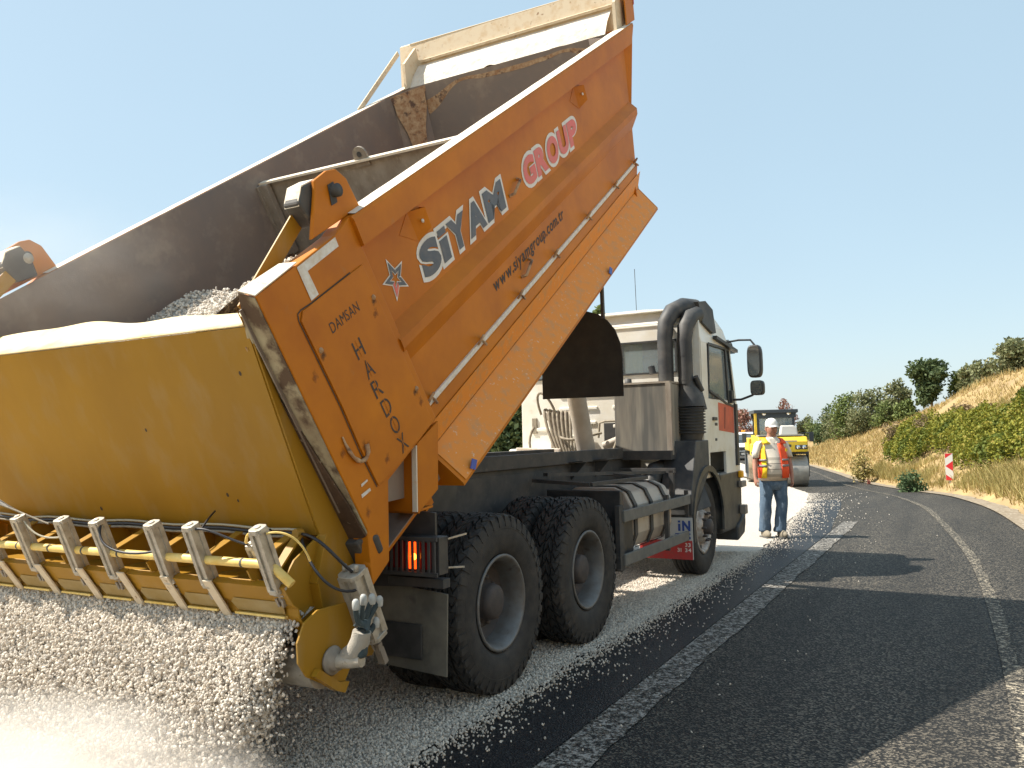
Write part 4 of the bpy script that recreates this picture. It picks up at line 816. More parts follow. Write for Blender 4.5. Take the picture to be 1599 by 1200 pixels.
for x in (0, 1.37):
    for s in (-1, 1):
        if not (x == 0 and s == -1): c = bare(w1, truck); c.location = (x, s * 1.25, GZ); c.rotation_euler = (0, R(random.random() * 360), 0) if s < 0 else (0, 0, pi)
        t = [q for q in w1.children if q.name.startswith('tyre')][0].copy(); COL.objects.link(t); t.parent = truck; t.name = 'inner_tyre'; t.location = (x, s * .91 if s < 0 else .60, GZ)
wf = make_wheel('front', .535, .30); wf.location = (4.72, -1.21, .535 + .03)
c = bare(wf, truck); c.location = (4.72, 1.21, .565); c.rotation_euler = (0, 0, pi)
for x in (0, 1.37, 4.72): mb = MB(); mb.tube([(x, -1.0, .58), (x, 1.0, .58)], .07, 12); mb.lathe([(0, -.2), (.2, -.12), (.23, 0), (.2, .12), (0, .2)], (x, 0, .58), 'y', 16); mb.build('axle', K['dark'], truck)

# fuel tank, side guard, brackets -----------------------------------------
mb = MB(); pr = [(-.55, .62), (-.98, .55), (-1.10, .60), (-1.15, .72), (-1.15, .98), (-1.09, 1.10), (-.98, 1.15), (-.58, 1.15), (-.52, 1.10), (-.52, .68)]
mb.prism([(2.55, y, z) for y, z in pr], (1.15, 0, 0)); tk = mb.build('fuel_tank', mat('pale_tank', (.50, .46, .40), .55, .3, (.4, .33, .27), 3, stain=(.3, .24, .19), sscale=6), truck, bevel=.02)
for x in (2.62, 3.05, 3.48):
    mb = MB(); rows = []
    for (y, z) in pr[1:7] + [pr[7]]: rows.append([(x - .035, y * 1.012, z + (.008 if z > .9 else -.008)), (x + .035, y * 1.012, z + (.008 if z > .9 else -.008))])
    mb.sheet(rows); mb.build('tank_strap', K['dark'], tk, solid=.008)
mb = MB(); mb.lathe([(0, .06), (.05, .055), (.055, 0)], (3.6, -.8, 1.15), 'z', 16); mb.build('filler_cap', K['alu'], tk)
gd = MB(); gd.bar((2.10, -1.24, .93), (4.03, -1.24, .93), .03, .10); gd.bar((2.10, -1.24, .555), (4.03, -1.24, .555), .03, .10); gu = gd.build('side_guard', mat('dusty_guard', (.12, .12, .11), .8, 0, (.18, .17, .15), 8), truck, bevel=.006)
for x, w_ in ((2.08, .10), (4.01, .03), (3.35, .05)): mb = MB(); mb.box((x, -1.215, .75), (w_, .04, .55)); mb.build('guard_post', K['dark'], gu)
mb = MB(); mb.box((2.16, -.85, .80), (.06, .72, .70)); mb.box((2.35, -.85, .72), (.4, .62, .40)); mb.build('battery_box', K['black'], truck, bevel=.01)
mb = MB(); mb.bar((1.9, -.60, 1.30), (3.95, -1.0, 1.22), .05, .03); mb.bar((1.85, -1.05, 1.22), (2.95, -1.15, 1.22), .05, .03); mb.bar((2.95, -.62, 1.26), (2.95, -1.17, 1.22), .04, .03); mb.bar((3.95, -.5, 1.24), (3.95, -1.12, 1.24), .05, .05); mb.bar((3.95, -1.08, 1.24), (3.95, -1.08, .9), .05, .05); mb.bar((1.85, -.5, 1.25), (1.85, -1.05, 1.22), .04, .03); mb.build('step_frame', K['dark'], truck)
mb = MB(); mb.lathe([(0, -.3), (.12, -.29), (.15, -.25), (.15, .25), (.12, .29), (0, .3)], (3.0, -.62, .75), 'x', 18) if False else mb.lathe([(0, -.28), (.11, -.27), (.14, -.22), (.14, .22), (.11, .27), (0, .28)], (1.95, .7, .8), 'x', 18); mb.build('air_tank', K['dark'], truck)

# cab -------------------------------------------------------------------
X0, YR_, YL_ = 4.78, -1.20, 1.16
def cx_front(z): return float(np.interp(z, [1.0, 1.4, 2.05, 2.75, 3.0, 3.12], [6.42, 6.42, 6.36, 6.10, 5.95, 5.7]))
mb = MB()
zs = [1.12, 1.40, 2.04, 2.70, 2.95, 3.09]
# side skins with window opening
for s, Y in ((-1, YR_), (1, YL_)):
    ins = {3.09: .10, 2.95: .05}
    def Yz(z): return Y - s * ins.get(z, 0)
    def q(x0, x1, za, zb): mb.add([(x0(za) if callable(x0) else x0, Yz(za), za), (x1(za) if callable(x1) else x1, Yz(za), za), (x1(zb) if callable(x1) else x1, Yz(zb), zb), (x0(zb) if callable(x0) else x0, Yz(zb), zb)], [(0, 1, 2, 3)])
    q(X0, 5.0, 1.12, 1.40); q(5.72, cx_front, 1.12, 1.40); q(X0, cx_front, 1.40, 2.04)
    q(X0, 5.02, 2.04, 2.70); q(lambda z: cx_front(z) - .09, cx_front, 2.04, 2.70)
    q(X0, cx_front, 2.70, 2.95); q(X0, cx_front, 2.95, 3.09)
# back wall with two windows
wy = [(-.92, -.20), (.62, 1.04)]; zb0, zb1 = 2.36, 2.74
def rect(y0, y1, z0, z1, x=X0): mb.add([(x, y0, z0), (x, y1, z0), (x, y1, z1), (x, y0, z1)], [(0, 1, 2, 3)])
rect(YR_, YL_, 1.12, zb0); rect(YR_, YL_, zb1, 2.95); rect(YR_, -.92, zb0, zb1); rect(-.20, .62, zb0, zb1); rect(1.04, YL_, zb0, zb1)
mb.add([(X0, YR_, 2.95), (X0, YL_, 2.95), (X0 + .06, YL_ - .10, 3.09), (X0 + .06, YR_ + .10, 3.09)], [(0, 1, 2, 3)])
# roof, front
G = []
for x in (X0 + .06, 5.2, 5.7): G.append([(x, YR_ + .10, 3.09), (x, -.5, 3.13), (x, .5, 3.13), (x, YL_ - .10, 3.09)])
G.append([(5.95, YR_ + .05, 2.95), (5.97, -.5, 2.97), (5.97, .5, 2.97), (5.95, YL_ - .05, 2.95)]); mb.sheet(G)
for za, zb in ((1.12, 2.04),): mb.add([(cx_front(za), YR_, za), (cx_front(za), YL_, za), (cx_front(zb), YL_, zb), (cx_front(zb), YR_, zb)], [(0, 1, 2, 3)])
mb.add([(cx_front(2.70), YR_, 2.70), (cx_front(2.70), YL_, 2.70), (5.95, YL_ - .05, 2.95), (5.95, YR_ + .05, 2.95)], [(0, 1, 2, 3)])
mb.add([(X0, YR_, 1.12), (6.42, YR_, 1.12), (6.42, YL_, 1.12), (X0, YL_, 1.12)], [(0, 1, 2, 3)])
cab = mb.build('cab', K['white'], truck, solid=.03)
# pressed ribs and roof lip on the back wall
for (y0, y1, z) in ((.62, -.9, 2.14), (.62, .10, 1.97), (-.1, -.92, 1.97), (.55, .12, 1.79), (-.15, -.9, 1.82), (.65, .30, 1.62), (-.1, -.9, 1.74), (.98, .70, 1.72)):
    mb = MB(); mb.box((X0 - .022, (y0 + y1) / 2, z), (.024, abs(y0 - y1), .045)); mb.build('back_rib', K['white'], cab, bevel=.01)
mb = MB(); mb.box((X0 + .02, 0, 3.10), (.12, 2.14, .018)); mb.box((X0 - .018, -.05, 2.93), (.02, 2.2, .02)); mb.build('roof_lip', K['white'], cab, bevel=.004)
mb = MB(); mb.box((X0 - .02, .98, 2.10 - .33), (.03, .07, .20)); mb.build('rear_marker', K['hosedust'], cab, bevel=.006)
mb = MB(); mb.box((X0 - .03, -.86, 2.87), (.08, .05, .07)); mb.build('work_lamp', K['dark'], cab, bevel=.006)
for (y0, y1) in wy:
    mb = MB(); mb.box((X0, (y0 + y1) / 2, 2.55), (.006, abs(y1 - y0) - .02, .36)); wn = mb.build('rear_window', K['glass'], cab)
    mb = MB(); w_ = .022
    for c_, d_ in (((X0 - .02, (y0 + y1) / 2, zb0), (.02, abs(y1 - y0) + w_, w_)), ((X0 - .02, (y0 + y1) / 2, zb1), (.02, abs(y1 - y0) + w_, w_)), ((X0 - .02, y0, 2.55), (.02, w_, .38)), ((X0 - .02, y1, 2.55), (.02, w_, .38))): mb.box(c_, d_)
    mb.build('window_seal', K['black'], wn)
mb = MB(); mb.sheet([[(X0 + .10 + .02 * (k % 2), -.22 - k * .06, z) for z in (2.36, 2.6, 2.74)] for k in range(5)]); mb.sheet([[(X0 + .09 + .02 * (k % 2), -.70 - k * .05, z) for z in (2.36, 2.6, 2.74)] for k in range(4)]); mb.build('window_curtain', K['curtain'], cab, solid=.004)
mb = MB(); mb.box((5.2, 0, 1.8), (.6, 1.9, .9)); mb.box((5.55, -.6, 2.2), (.14, .5, .7)); mb.box((5.55, .6, 2.2), (.14, .5, .7)); mb.box((6.05, 0, 1.9), (.3, 2.1, .35)); mb.build('cab_interior', K['interior'], cab, bevel=.04)
# windscreen and side windows
mb = MB(); mb.add([(6.35, YR_ + .02, 2.05), (6.35, YL_ - .02, 2.05), (6.11, YL_ - .02, 2.69), (6.11, YR_ + .02, 2.69)], [(0, 1, 2, 3)]); mb.build('windscreen', K['glassd'], cab, solid=.006)
for s, Y in ((-1, YR_), (1, YL_)):
    dr = MB(); dr.box(((5.02 + 6.3) / 2, Y + s * .012, 1.72), (1.2, .01, .62)); door = dr.build('door', K['white'], cab, bevel=.006)
    mb = MB(); mb.add([(5.04, Y, 2.06), (6.24, Y, 2.02), (6.02, Y, 2.69), (5.08, Y, 2.69)], [(0, 1, 2, 3)]); wn = mb.build('side_window', K['glass'], door, solid=.006)
    mb = MB(); ring = [(5.04, 2.14), (5.5, 2.06), (5.8, 2.0), (6.24, 1.96), (6.02, 2.70), (5.08, 2.70), (5.04, 2.14)]
    for p, q_ in zip(ring[:-1], ring[1:]): mb.bar((p[0], Y + s * .016, p[1]), (q_[0], Y + s * .016, q_[1]), .02, .03, (0, 0, 1))
    mb.bar((5.93, Y + s * .018, 2.0), (5.85, Y + s * .018, 2.7), .02, .05, (1, 0, 0)); mb.build('window_frame', K['black'], door)
    mb = MB(); mb.box((5.22, Y + s * .025, 1.80), (.16, .03, .04)); mb.build('door_handle', K['dark'], door, bevel=.006)
    mb = MB(); mb.bar((6.24, Y + s * .02, 1.2), (6.24, Y + s * .02, 2.0), .05, .10, (1, 0, 0)); mb.build('air_deflector', K['black'], door)
mb = MB(); Y = YR_ - .0185; mb.add([(5.42, Y, 2.005), (6.17, Y, 1.965), (6.17, Y, 1.62), (5.42, Y, 1.66)], [(0, 1, 2, 3)]); dc = mb.build('door_decal', K['cabred'], cab, fix=False)
mb = MB(); mb.prism([(5.7, Y - .001, 1.95), (5.78, Y - .001, 1.95), (5.72, Y - .001, 1.68), (5.66, Y - .001, 1.68)], (0, -.001, 0)); mb.build('decal_dark_print', mat('dark_red_print', (.3, .05, .03), .5), dc)  # darker red band printed on the decal
mb = MB(); letters(mb, 'DK 1835', (5.14, Y, 2.02 + .015), (1, 0, 0), (0, 0, 1), .36, .075, off=.02); mb.build('cab_lettering', K['ink'], cab, fix=False)
mb = MB(); mb.box((5.30, Y, 1.735), (.10, .008, .035)); mb.box((5.28, Y, 1.55), (.08, .006, .03)); mb.build('cab_badge', K['dark'], cab)
# visor, wiper hook, antenna, mirrors
mb = MB(); mb.sheet([[(6.05, y, 2.83), (6.22, y, 2.80), (6.36, y, 2.68)] for y in (YR_ - .02, 0, YL_ + .02)]); mb.build('sun_visor', K['glassd'], cab, solid=.01)
mb = MB(); mb.bar((5.35, YR_ - .03, 2.80), (6.30, YR_ - .05, 2.70), .05, .04); mb.build('rain_deflector', K['black'], cab)
mb = MB(); mb.tube([(5.3, -.25, 3.1), (5.27, -.25, 3.75)], .004, 6); mb.build('antenna', K['dark'], cab)
mb = MB(); mb.tube([(6.02, YR_, 2.80), (6.05, -1.35, 2.82), (6.05, -1.50, 2.81), (6.05, -1.55, 2.74)], .013, 8); mb.tube([(6.06, YR_, 2.05), (6.06, -1.35, 2.05), (6.05, -1.50, 2.10), (6.05, -1.54, 2.18)], .015, 8); mb.box((6.05, -1.22, 2.09), (.12, .06, .16))
ma = mb.build('mirror_arm', K['black'], cab)
for (z, h, w_, y) in ((2.53, .42, .185, -1.55), (2.19, .19, .17, -1.57)):
    mb = MB(); pts = [(y + w_ / 2 * (abs(cos(R(t))) ** .5) * (1 if cos(R(t)) > 0 else -1), z + h / 2 * (abs(sin(R(t))) ** .5) * (1 if sin(R(t)) > 0 else -1)) for t in range(0, 360, 15)]
    mb.prism([(5.98, a, b) for a, b in pts], (.11, 0, 0)); mm_ = mb.build('mirror_housing', K['black'], cab, bevel=.02)
    mb = MB(); mb.prism([(5.960 + (a - y) * .22, y + (a - y) * .82, z + (b - z) * .9) for a, b in pts], (.004, 0, 0)); mb.build('mirror_glass', K['mirrord'], mm_)
mb = MB(); mb.tube([(6.02, YL_, 2.80), (6.05, 1.50, 2.81), (6.05, 1.5, 2.1), (6.05, YL_, 2.05)], .013, 8); mb.box((6.03, 1.5, 2.5), (.09, .18, .4)); mb.build('mirror_arm', K['black'], cab)
# lower cab: step panel, bumper, front wing
wing = mat('dark_grey_wing', (.035, .038, .042), .45, 0, (.10, .095, .085), 5)
mb = MB()
for s in (-1, 1):
    Yo = s * 1.25; P = arc((4.72, Yo, .60), .66, -12, 192, 16); Q = arc((4.72, Yo, .60), .60, 192, -12, 16)
    rows = [[(p.x, Yo, p.z), (p.x, Yo - s * .42, p.z)] for p in P]; mb.sheet(rows, True)
    mb.prism([(p.x, Yo, p.z) for p in P + Q], (0, s * .02, 0))
mb.build('front_wing', wing, truck, solid=.01)
mb = MB()
for s in (-1, 1): mb.prism([(5.38, s * 1.22, 1.14), (6.40, s * 1.22, 1.14), (6.50, s * 1.2, .95), (6.50, s * 1.2, .50), (6.25, s * 1.2, .38), (5.42, s * 1.22, .40)], (0, -s * .25, 0))
mb.box((6.42, 0, .72), (.18, 2.4, .55)); bm_ = mb.build('bumper', wing, truck, bevel=.03)
mb = MB(); mb.prism([(6.12, -1.24, .42), (6.52, -1.24, .55), (6.66, -1.2, .42), (6.60, -1.2, .28), (6.10, -1.24, .24)], (0, .3, 0)); mb.build('bumper_corner', K['black'], bm_, bevel=.02)
mb = MB(); mb.box((6.30, -1.25, 1.08), (.10, .06, .10)); mb.build('side_repeater', K['amber'], bm_, bevel=.02)
mb = MB(); mb.box((6.34, -1.26, .62), (.12, .08, .12)); mb.box((6.36, -1.25, .95), (.25, .05, .08)); mb.build('lamp_pod', K['steel'], bm_, bevel=.01)
mb = MB(); mb.prism([(X0 - .02, YL_ + .12, 1.30), (X0 - .02, .72, 1.38), (X0 - .5, .72, 1.38), (X0 - .62, YL_ + .10, 1.22)], (0, 0, .05)); mb.box((X0 - .1, .9, 1.45), (.2, .75, .06)); mb.build('left_wing_top', K['white'], cab, bevel=.03)
mb = MB(); mb.prism([(4.30, -.78, 1.30), (4.62, -.78, 1.30), (4.72, -1.1, 1.22), (4.66, -1.26, .80), (4.42, -1.1, .74), (4.1, -.8, .95)], (0, -.05, 0)); mb.prism([(4.36, -1.24, 1.55), (4.86, -1.24, 1.55), (4.80, -1.26, 1.2), (4.18, -1.26, .8), (4.05, -1.26, .75), (4.05, -1.26, .95)], (0, .35, 0)); mb.build('intake_shroud', K['blackdust'], truck, bevel=.03)
# dealer board behind the front wheel
mb = MB(); mb.box((3.95, -.99, .52), (.012, .60, .44)); bd = mb.build('dealer_board', mat('board_white', (.52, .52, .5), .6), truck)
x_ = 3.9415
mb = MB(); mb.add([(x_, -.70, .30), (x_, -1.285, .30), (x_, -1.285, .50), (x_, -.70, .50)], [(0, 1, 2, 3)]); mb.build('board_red_panel', K['redp'], bd)
mb = MB(); letters(mb, 'iN', (x_ - .002, -1.135, .60), (0, -1, 0), (0, 0, 1), .135, .11, off=.05, gap=.16, widths={'i': .24, 'N': .8}); mb.add([(x_ - .002, -1.10, .565), (x_ - .002, -1.27, .565), (x_ - .002, -1.27, .575), (x_ - .002, -1.10, .575)], [(0, 1, 2, 3)]); mb.add([(x_ - .002, -1.10, .515), (x_ - .002, -1.27, .515), (x_ - .002, -1.27, .54), (x_ - .002, -1.10, .54)], [(0, 1, 2, 3)]); mb.build('board_letters', K['navy'], bd, fix=False)
mb = MB(); letters(mb, '33', (x_ - .002, -1.205, .435), (0, -1, 0), (0, 0, 1), .06, .04, off=.02); letters(mb, '31 34', (x_ - .002, -1.12, .38), (0, -1, 0), (0, 0, 1), .15, .04, off=.02); mb.build('board_numbers', K['decalw'], bd, fix=False)

# behind the cab: ram, tank, intake, hoses, flap --------------------------
mb = MB(); a = Vector((4.25, 0, 1.22)); b = Vector((3.16, 0, 4.03)); d = (b - a).normalized(); mb.tube([a, a + d * 1.5], .108, 24); mb.tube([a - d * .06, a + d * .16], .122, 24); mb.tube([a + d * .17, a + d * .20], .118, 24); ram = mb.build('hydraulic_ram', K['cyl'], truck)
mb = MB(); mb.tube([a + d * 1.5, a + d * 2.15], .09, 20); mb.tube([a + d * 2.15, b], .075, 20); mb.build('ram_stage', K['alu'], ram)
mb = MB(); mb.prism([(4.12, -.18, 1.35), (4.42, -.18, 1.35), (4.35, -.18, 1.15), (4.15, -.18, 1.15)], (0, .36, 0)); mb.build('ram_cradle', K['steel'], ram)
mb = MB(); mb.box((4.44, -.67, 1.81), (.46, .66, .78)); tb = mb.build('hydraulic_tank', mat('streaked_tank', (.11, .108, .10), .6, .1, (.28, .25, .20), 7, lo=.45, hi=.75, strch=(1, 1, .12), stain=(.36, .33, .27), sscale=2.2, slo=.55, shi=.7), truck, bevel=.012)
mb = MB(); mb.box((4.44, -.67, 2.212), (.48, .68, .022)); mb.box((4.2, -1.0, 1.8), (.06, .06, .8)); mb.build('tank_lid', K['steel'], tb)
mb = MB(); mb.box((4.35, -.72, 1.40), (.5, .62, .10)); mb.build('tank_shelf', K['dark'], tb)
mb = MB(); mb.lathe([(0, .07), (.04, .06), (.045, 0)], (4.42, -.44, 2.22), 'z', 12); mb.build('tank_cap', K['blackdust'], tb)
# twin snorkel
sn = K['blackdust']
mb = MB()
mb.tube([(4.55, -.86, 2.02), (4.55, -.86, 2.75), (4.57, -.87, 2.92), (4.66, -.92, 3.06), (4.82, -1.0, 3.13), (5.02, -1.08, 3.12)], [.090, .090, .096, .102, .108, .12], 18)
mb.tube([(4.62, -1.07, 2.20), (4.62, -1.07, 2.70), (4.64, -1.08, 2.86), (4.74, -1.10, 2.98), (4.92, -1.12, 3.04)], [.086, .086, .094, .10, .108], 18)
mb.prism([(4.86, -.98, 3.18), (5.10, -1.0, 3.22), (5.34, -1.02, 3.14), (5.42, -1.03, 2.86), (5.30, -1.03, 2.84), (4.95, -1.0, 2.94)], (0, -.20, 0))
snk = mb.build('snorkel', sn, truck)
for p in ((4.55, -.86, 2.60), (4.62, -1.07, 2.52), (4.62, -1.07, 2.24)): mb = MB(); mb.tube([p, (p[0], p[1], p[2] + .025)], .088, 18); mb.build('pipe_joint', sn, snk)
mb = MB(); mb.tube([(4.62, -1.07, 2.26), (4.63, -1.08, 2.18), (4.66, -1.10, 2.06), (4.66, -1.10, 1.94)], [.082, .09, .15, .165], 20); fb = mb.build('air_filter_top', sn, snk)
mb = MB(); pf = []
for k in range(36): pf.append((.168 if (k // 2) % 2 else .145, 1.62 + .31 * (k + (k % 2) * .2) / 36))
mb.lathe([(0, 1.62)] + pf + [(0, 1.94)], (4.66, -1.10, 0), 'z', 28, False); mb.build('ribbed_filter', sn, snk)
mb = MB(); mb.tube([(4.50, -.72, 2.33), (4.50, -.70, 2.42)], .04, 12); mb.tube([(4.62, -1.18, 2.28), (4.72, -1.22, 2.12)], .035, 12); mb.tube([(4.74, -1.20, 2.10), (4.76, -1.24, 1.9)], .03, 10); mb.build('filter_valve', sn, snk, bevel=.01)
mb = MB(); mb.tube([(4.66, -1.10, 1.64), (4.66, -1.08, 1.52), (4.60, -1.0, 1.40), (4.45, -.92, 1.25), (4.35, -.90, 1.05)], [.14, .13, .11, .10, .10], 16); mb.tube([(4.1, -.78, 1.05), (4.18, -.82, 1.24), (4.35, -.85, 1.26), (4.48, -.85, 1.12), (4.5, -.85, .95)], .095, 16); mb.build('intake_hose', K['black'], snk)
# hose bundle and valve block
vb = MB(); vb.box((4.55, .52, 1.88), (.2, .30, .10)); vb.box((4.55, .52, 1.62), (.10, .22, .55)); vb.box((4.5, .46, 1.78), (.1, .2, .1)); vo = vb.build('valve_block', K['steel'], truck, bevel=.01)
for k in range(9):
    y0 = .62 - .045 * k; mb = MB(); mb.tube(bez((4.46, y0, 1.92), (4.36, y0 + .1 - .03 * k, 2.15 - .03 * k), (4.30, y0 - .05, 1.5), (4.32, .30 - .02 * k, 1.20), 14), .017, 8); mb.build('hydraulic_hose', K['hosedust'], vo)
for pts in (bez((4.4, .7, 1.9), (4.3, .8, 2.3), (4.3, .55, 2.2), (4.4, .5, 1.9)), bez((4.3, .75, 1.75), (4.2, .9, 1.5), (4.2, .6, 1.2), (4.3, .6, 1.3)), bez((4.3, .4, 1.62), (4.2, .2, 1.55), (4.3, .1, 1.62), (4.5, -.05, 1.66)), bez((4.5, -.30, 1.80), (4.4, -.30, 1.5), (4.3, -.2, 1.3), (4.3, -.12, 1.25))):
    mb = MB(); mb.tube(pts, .016, 8); mb.build('hydraulic_hose', K['hosedust'], vo)
mb = MB(); mb.tube([(4.55, -.05, 1.50), (4.62, -.35, 1.62)], .05, 12); mb.build('steering_pipe', K['cyl'], vo)
mb = MB(); mb.box((X0 - .022, -.16, 1.60), (.012, .36, .36)); mb.build('engine_opening', K['black'], cab)
mb = MB(); mb.tube([(4.62, .04, 1.60), (4.62, .02, 1.78), (4.62, -.05, 1.80), (4.62, -.32, 1.80), (4.62, -.34, 1.7), (4.62, -.34, 1.4)], .014, 8); mb.build('engine_pipe', K['hosedust'], cab)
mb = MB(); mb.box((4.3, .62, 1.40), (.6, .34, .07)); mb.box((3.9, .66, 1.38), (.7, .3, .05)); mb.bar((4.2, .95, 1.48), (4.3, .4, 1.46), .05, .05); mb.box((3.3, .55, 1.44), (.9, .18, .06)); mb.build('dusty_deck', K['dust'], truck, bevel=.01)
# black rubber sheet hung from the body front, over the ram
mb = MB(); xf = 2.95
fl = [(-.06, 2.02), (-.95, 2.015), (-.95, 2.40), (-.93, 2.55), (-.88, 2.68), (-.80, 2.78), (-.70, 2.85), (-.55, 2.90), (-.40, 2.92), (-.06, 2.96)]
mb.prism([(xf, y, z) for y, z in fl], (.014, 0, 0)); mb.build('rubber_sheet', mat('grey_black_rubber', (.022, .021, .019), .9, 0, (.04, .037, .03), 6), truck, bevel=.003)
mb = MB(); mb.bar((xf + .02, -.10, 2.92), (2.95, -.10, 3.45), .03, .04); mb.bar((xf + .02, -.75, 2.8), (2.95, -.75, 3.45), .03, .04); mb.build('sheet_hanger', K['dark'], truck)

# ------------------------------------------------------------ falling chippings, pile, glove
def tloc(P):   # truck frame -> world
    P = np.asarray(P, float); a = R(61); c, s = cos(a), sin(a)
    return np.stack([-1.169 + P[:, 0] * c - P[:, 1] * s, 5.928 + P[:, 0] * s + P[:, 1] * c, P[:, 2]], 1)
def curtain(n, t0=0, t1=1, spread=.02, lo=.0055, hi=.0105):
    t = t0 + (t1 - t0) * RNG.random(n) ** .9
    y = RNG.uniform(-1.15, 1.55, n); y = np.where(y < -1.0, y + t * .10 * RNG.random(n), y)
    z = .86 - .86 * t; x = -1.72 - .34 * np.sqrt(t) - .05 * t + RNG.normal(0, 1, n) * (spread + .09 * t)
    y = y + RNG.normal(0, .02 + .05 * t, n); k = RNG.random(n) < np.clip((y + 1.30) / (.02 + .60 * t), .12, 1); x, y, z = x[k], y[k], z[k]; n = len(x)
    return tloc(np.stack([x, y, np.maximum(z, .02)], 1)), ssize(n, lo, hi)
p1, s1 = curtain(50000, 0, .55, .014); p2, s2 = curtain(36000, .35, 1.0, .06)
# cascade packed just under the lip
n = 33000; t = RNG.random(n); y = RNG.uniform(-1.13, 1.55, n) + t * .1
p3 = tloc(np.stack([-1.70 - .30 * np.sqrt(t) + RNG.normal(0, .006, n), y, .87 - .42 * t], 1)); s3 = ssize(n, .0055, .0105)
fall = stones('falling_gravel', np.concatenate([p1, p2, p3]), np.concatenate([s1, s2, s3]), 'curtain of pale chippings pouring from the yellow spreader gate')
rows = []
for t in np.linspace(0, 1, 14):
    rows.append([tuple(tloc([[-1.66 - .30 * math.sqrt(t) - .02 * t, y, .87 - .83 * t]])[0]) for y in np.linspace(-1.17 + .40 * t, 1.6, 40)])
mb = MB(); mb.sheet(rows, True); mb.build('gravel_core', K['bed'], fall, fix=False)
# pile where it lands and the bed behind
n = 60000; x = -1.95 - RNG.exponential(.55, n); y = RNG.uniform(-1.55, 1.7, n); hh = .10 * np.exp(-((x + 2.1) / .35) ** 2) * smooth((y + 1.45) / .4)
P = tloc(np.stack([x, y, .026 + hh + RNG.random(n) * .012], 1)); k_ = P[:, 1] > 1.2
stones('landed_gravel', P[k_], ssize(n, .0065, .012)[k_], 'low bank of chippings landing behind the spreader')
# dust raised by the fall
def dust(name, c, d, dens, label):
    mb = MB(); mb.lathe([(sin(pi * k / 14), -cos(pi * k / 14)) for k in range(15)], (0, 0, 0), 'z', 24); M = bpy.data.materials.new(name); M.use_nodes = True; n = M.node_tree.nodes; L = M.node_tree.links
    n.remove(n['Principled BSDF']); pv = n.new('ShaderNodeVolumePrincipled'); L.new(pv.outputs[0], n['Material Output'].inputs['Volume']); pv.inputs['Color'].default_value = (.93, .90, .86, 1); pv.inputs['Anisotropy'].default_value = .25
    tc = n.new('ShaderNodeTexCoord'); nz = n.new('ShaderNodeTexNoise'); nz.inputs['Scale'].default_value = 2.6; nz.inputs['Detail'].default_value = 4; L.new(tc.outputs['Object'], nz.inputs['Vector'])
    ln_ = n.new('ShaderNodeVectorMath'); ln_.operation = 'LENGTH'; L.new(tc.outputs['Object'], ln_.inputs[0]); fr = n.new('ShaderNodeMapRange'); fr.inputs[1].default_value = 1.0; fr.inputs[2].default_value = .25; L.new(ln_.outputs['Value'], fr.inputs[0])
    r = n.new('ShaderNodeMapRange'); r.inputs[1].default_value = .38; r.inputs[2].default_value = .72; r.inputs[3].default_value = .15; L.new(nz.outputs[0], r.inputs[0])
    mu = n.new('ShaderNodeMath'); mu.operation = 'MULTIPLY'; L.new(fr.outputs[0], mu.inputs[0]); L.new(r.outputs[0], mu.inputs[1]); m2 = n.new('ShaderNodeMath'); m2.operation = 'MULTIPLY'; L.new(mu.outputs[0], m2.inputs[0]); m2.inputs[1].default_value = dens; L.new(m2.outputs[0], pv.inputs['Density'])
    o = mb.build(name, M); o.location = c; o.scale = d; tag(o, label, 'dust', kind='stuff'); return o
dust('dust_cloud', (-1.80, 2.70, .36), (1.10, .80, .50), 8.5, 'white dust billowing where the chippings hit the road')
dust('drifting_dust', (-2.9, 4.7, 2.75), (1.1, .7, .45), .30, 'thin dust drifting over the hopper edge')
# work glove on the roller shaft
def skin_obj(name, nodes, links, m, parent=None, sub=1, root=0):
    me = bpy.data.meshes.new(name); me.from_pydata([n_[0] for n_ in nodes], links, []); o = bpy.data.objects.new(name, me); COL.objects.link(o)
    bm = bmesh.new(); bm.from_mesh(me); ly = bm.verts.layers.skin.verify()
    for i, v in enumerate(bm.verts):
        r_ = nodes[i][1]; v[ly].radius = (r_, r_) if not isinstance(r_, tuple) else r_; v[ly].use_root = (i == root)
    bm.to_mesh(me); bm.free(); me.materials.append(m)
    md = o.modifiers.new('skin', 'SKIN'); md.use_smooth_shade = True; md.branch_smoothing = .5
    ms = o.modifiers.new('sub', 'SUBSURF'); ms.levels = sub; ms.render_levels = sub
    if parent is not None: o.parent = parent
    return o
gl = empty('work_glove', (0, 0, 0), R(61)); g0 = tloc([[-1.645, -1.43, .655]])[0]; gl.location = tuple(g0); gl.scale = (1.25, 1.25, 1.2)
tag(gl, 'dark knitted work glove with grey fingertips stuck on the roller shaft', 'glove')
# cuff slips over the shaft; fingers point up
nodes = [((0, 0, .06), .030), ((0, 0, .0), .026), ((.0, -.01, .10), (.022, .036)), ((.0, -.012, .13), (.018, .040))]
links = [(0, 1), (0, 2), (2, 3)]
tips = []
for k, (dx, ln_, sp) in enumerate(((-.030, .075, -.035), (-.010, .085, -.012), (.011, .078, .016), (.030, .062, .04))):
    b0 = len(nodes); nodes += [((dx, -.014, .145), .0115), ((dx + sp * .6, -.022, .145 + ln_ * .55), .0108), ((dx + sp, -.034, .145 + ln_), .0095)]; links += [(3, b0), (b0, b0 + 1), (b0 + 1, b0 + 2)]; tips.append(nodes[b0 + 2][0])
b0 = len(nodes); nodes += [((.045, -.01, .095), .013), ((.066, -.02, .125), .0105)]; links += [(2, b0), (b0, b0 + 1)]; tips.append(nodes[-1][0])
K['knit'] = mat('dark_teal_knit', (.035, .055, .062), .95, 0, (.06, .08, .085), 60, bump=.3, bscale=300)
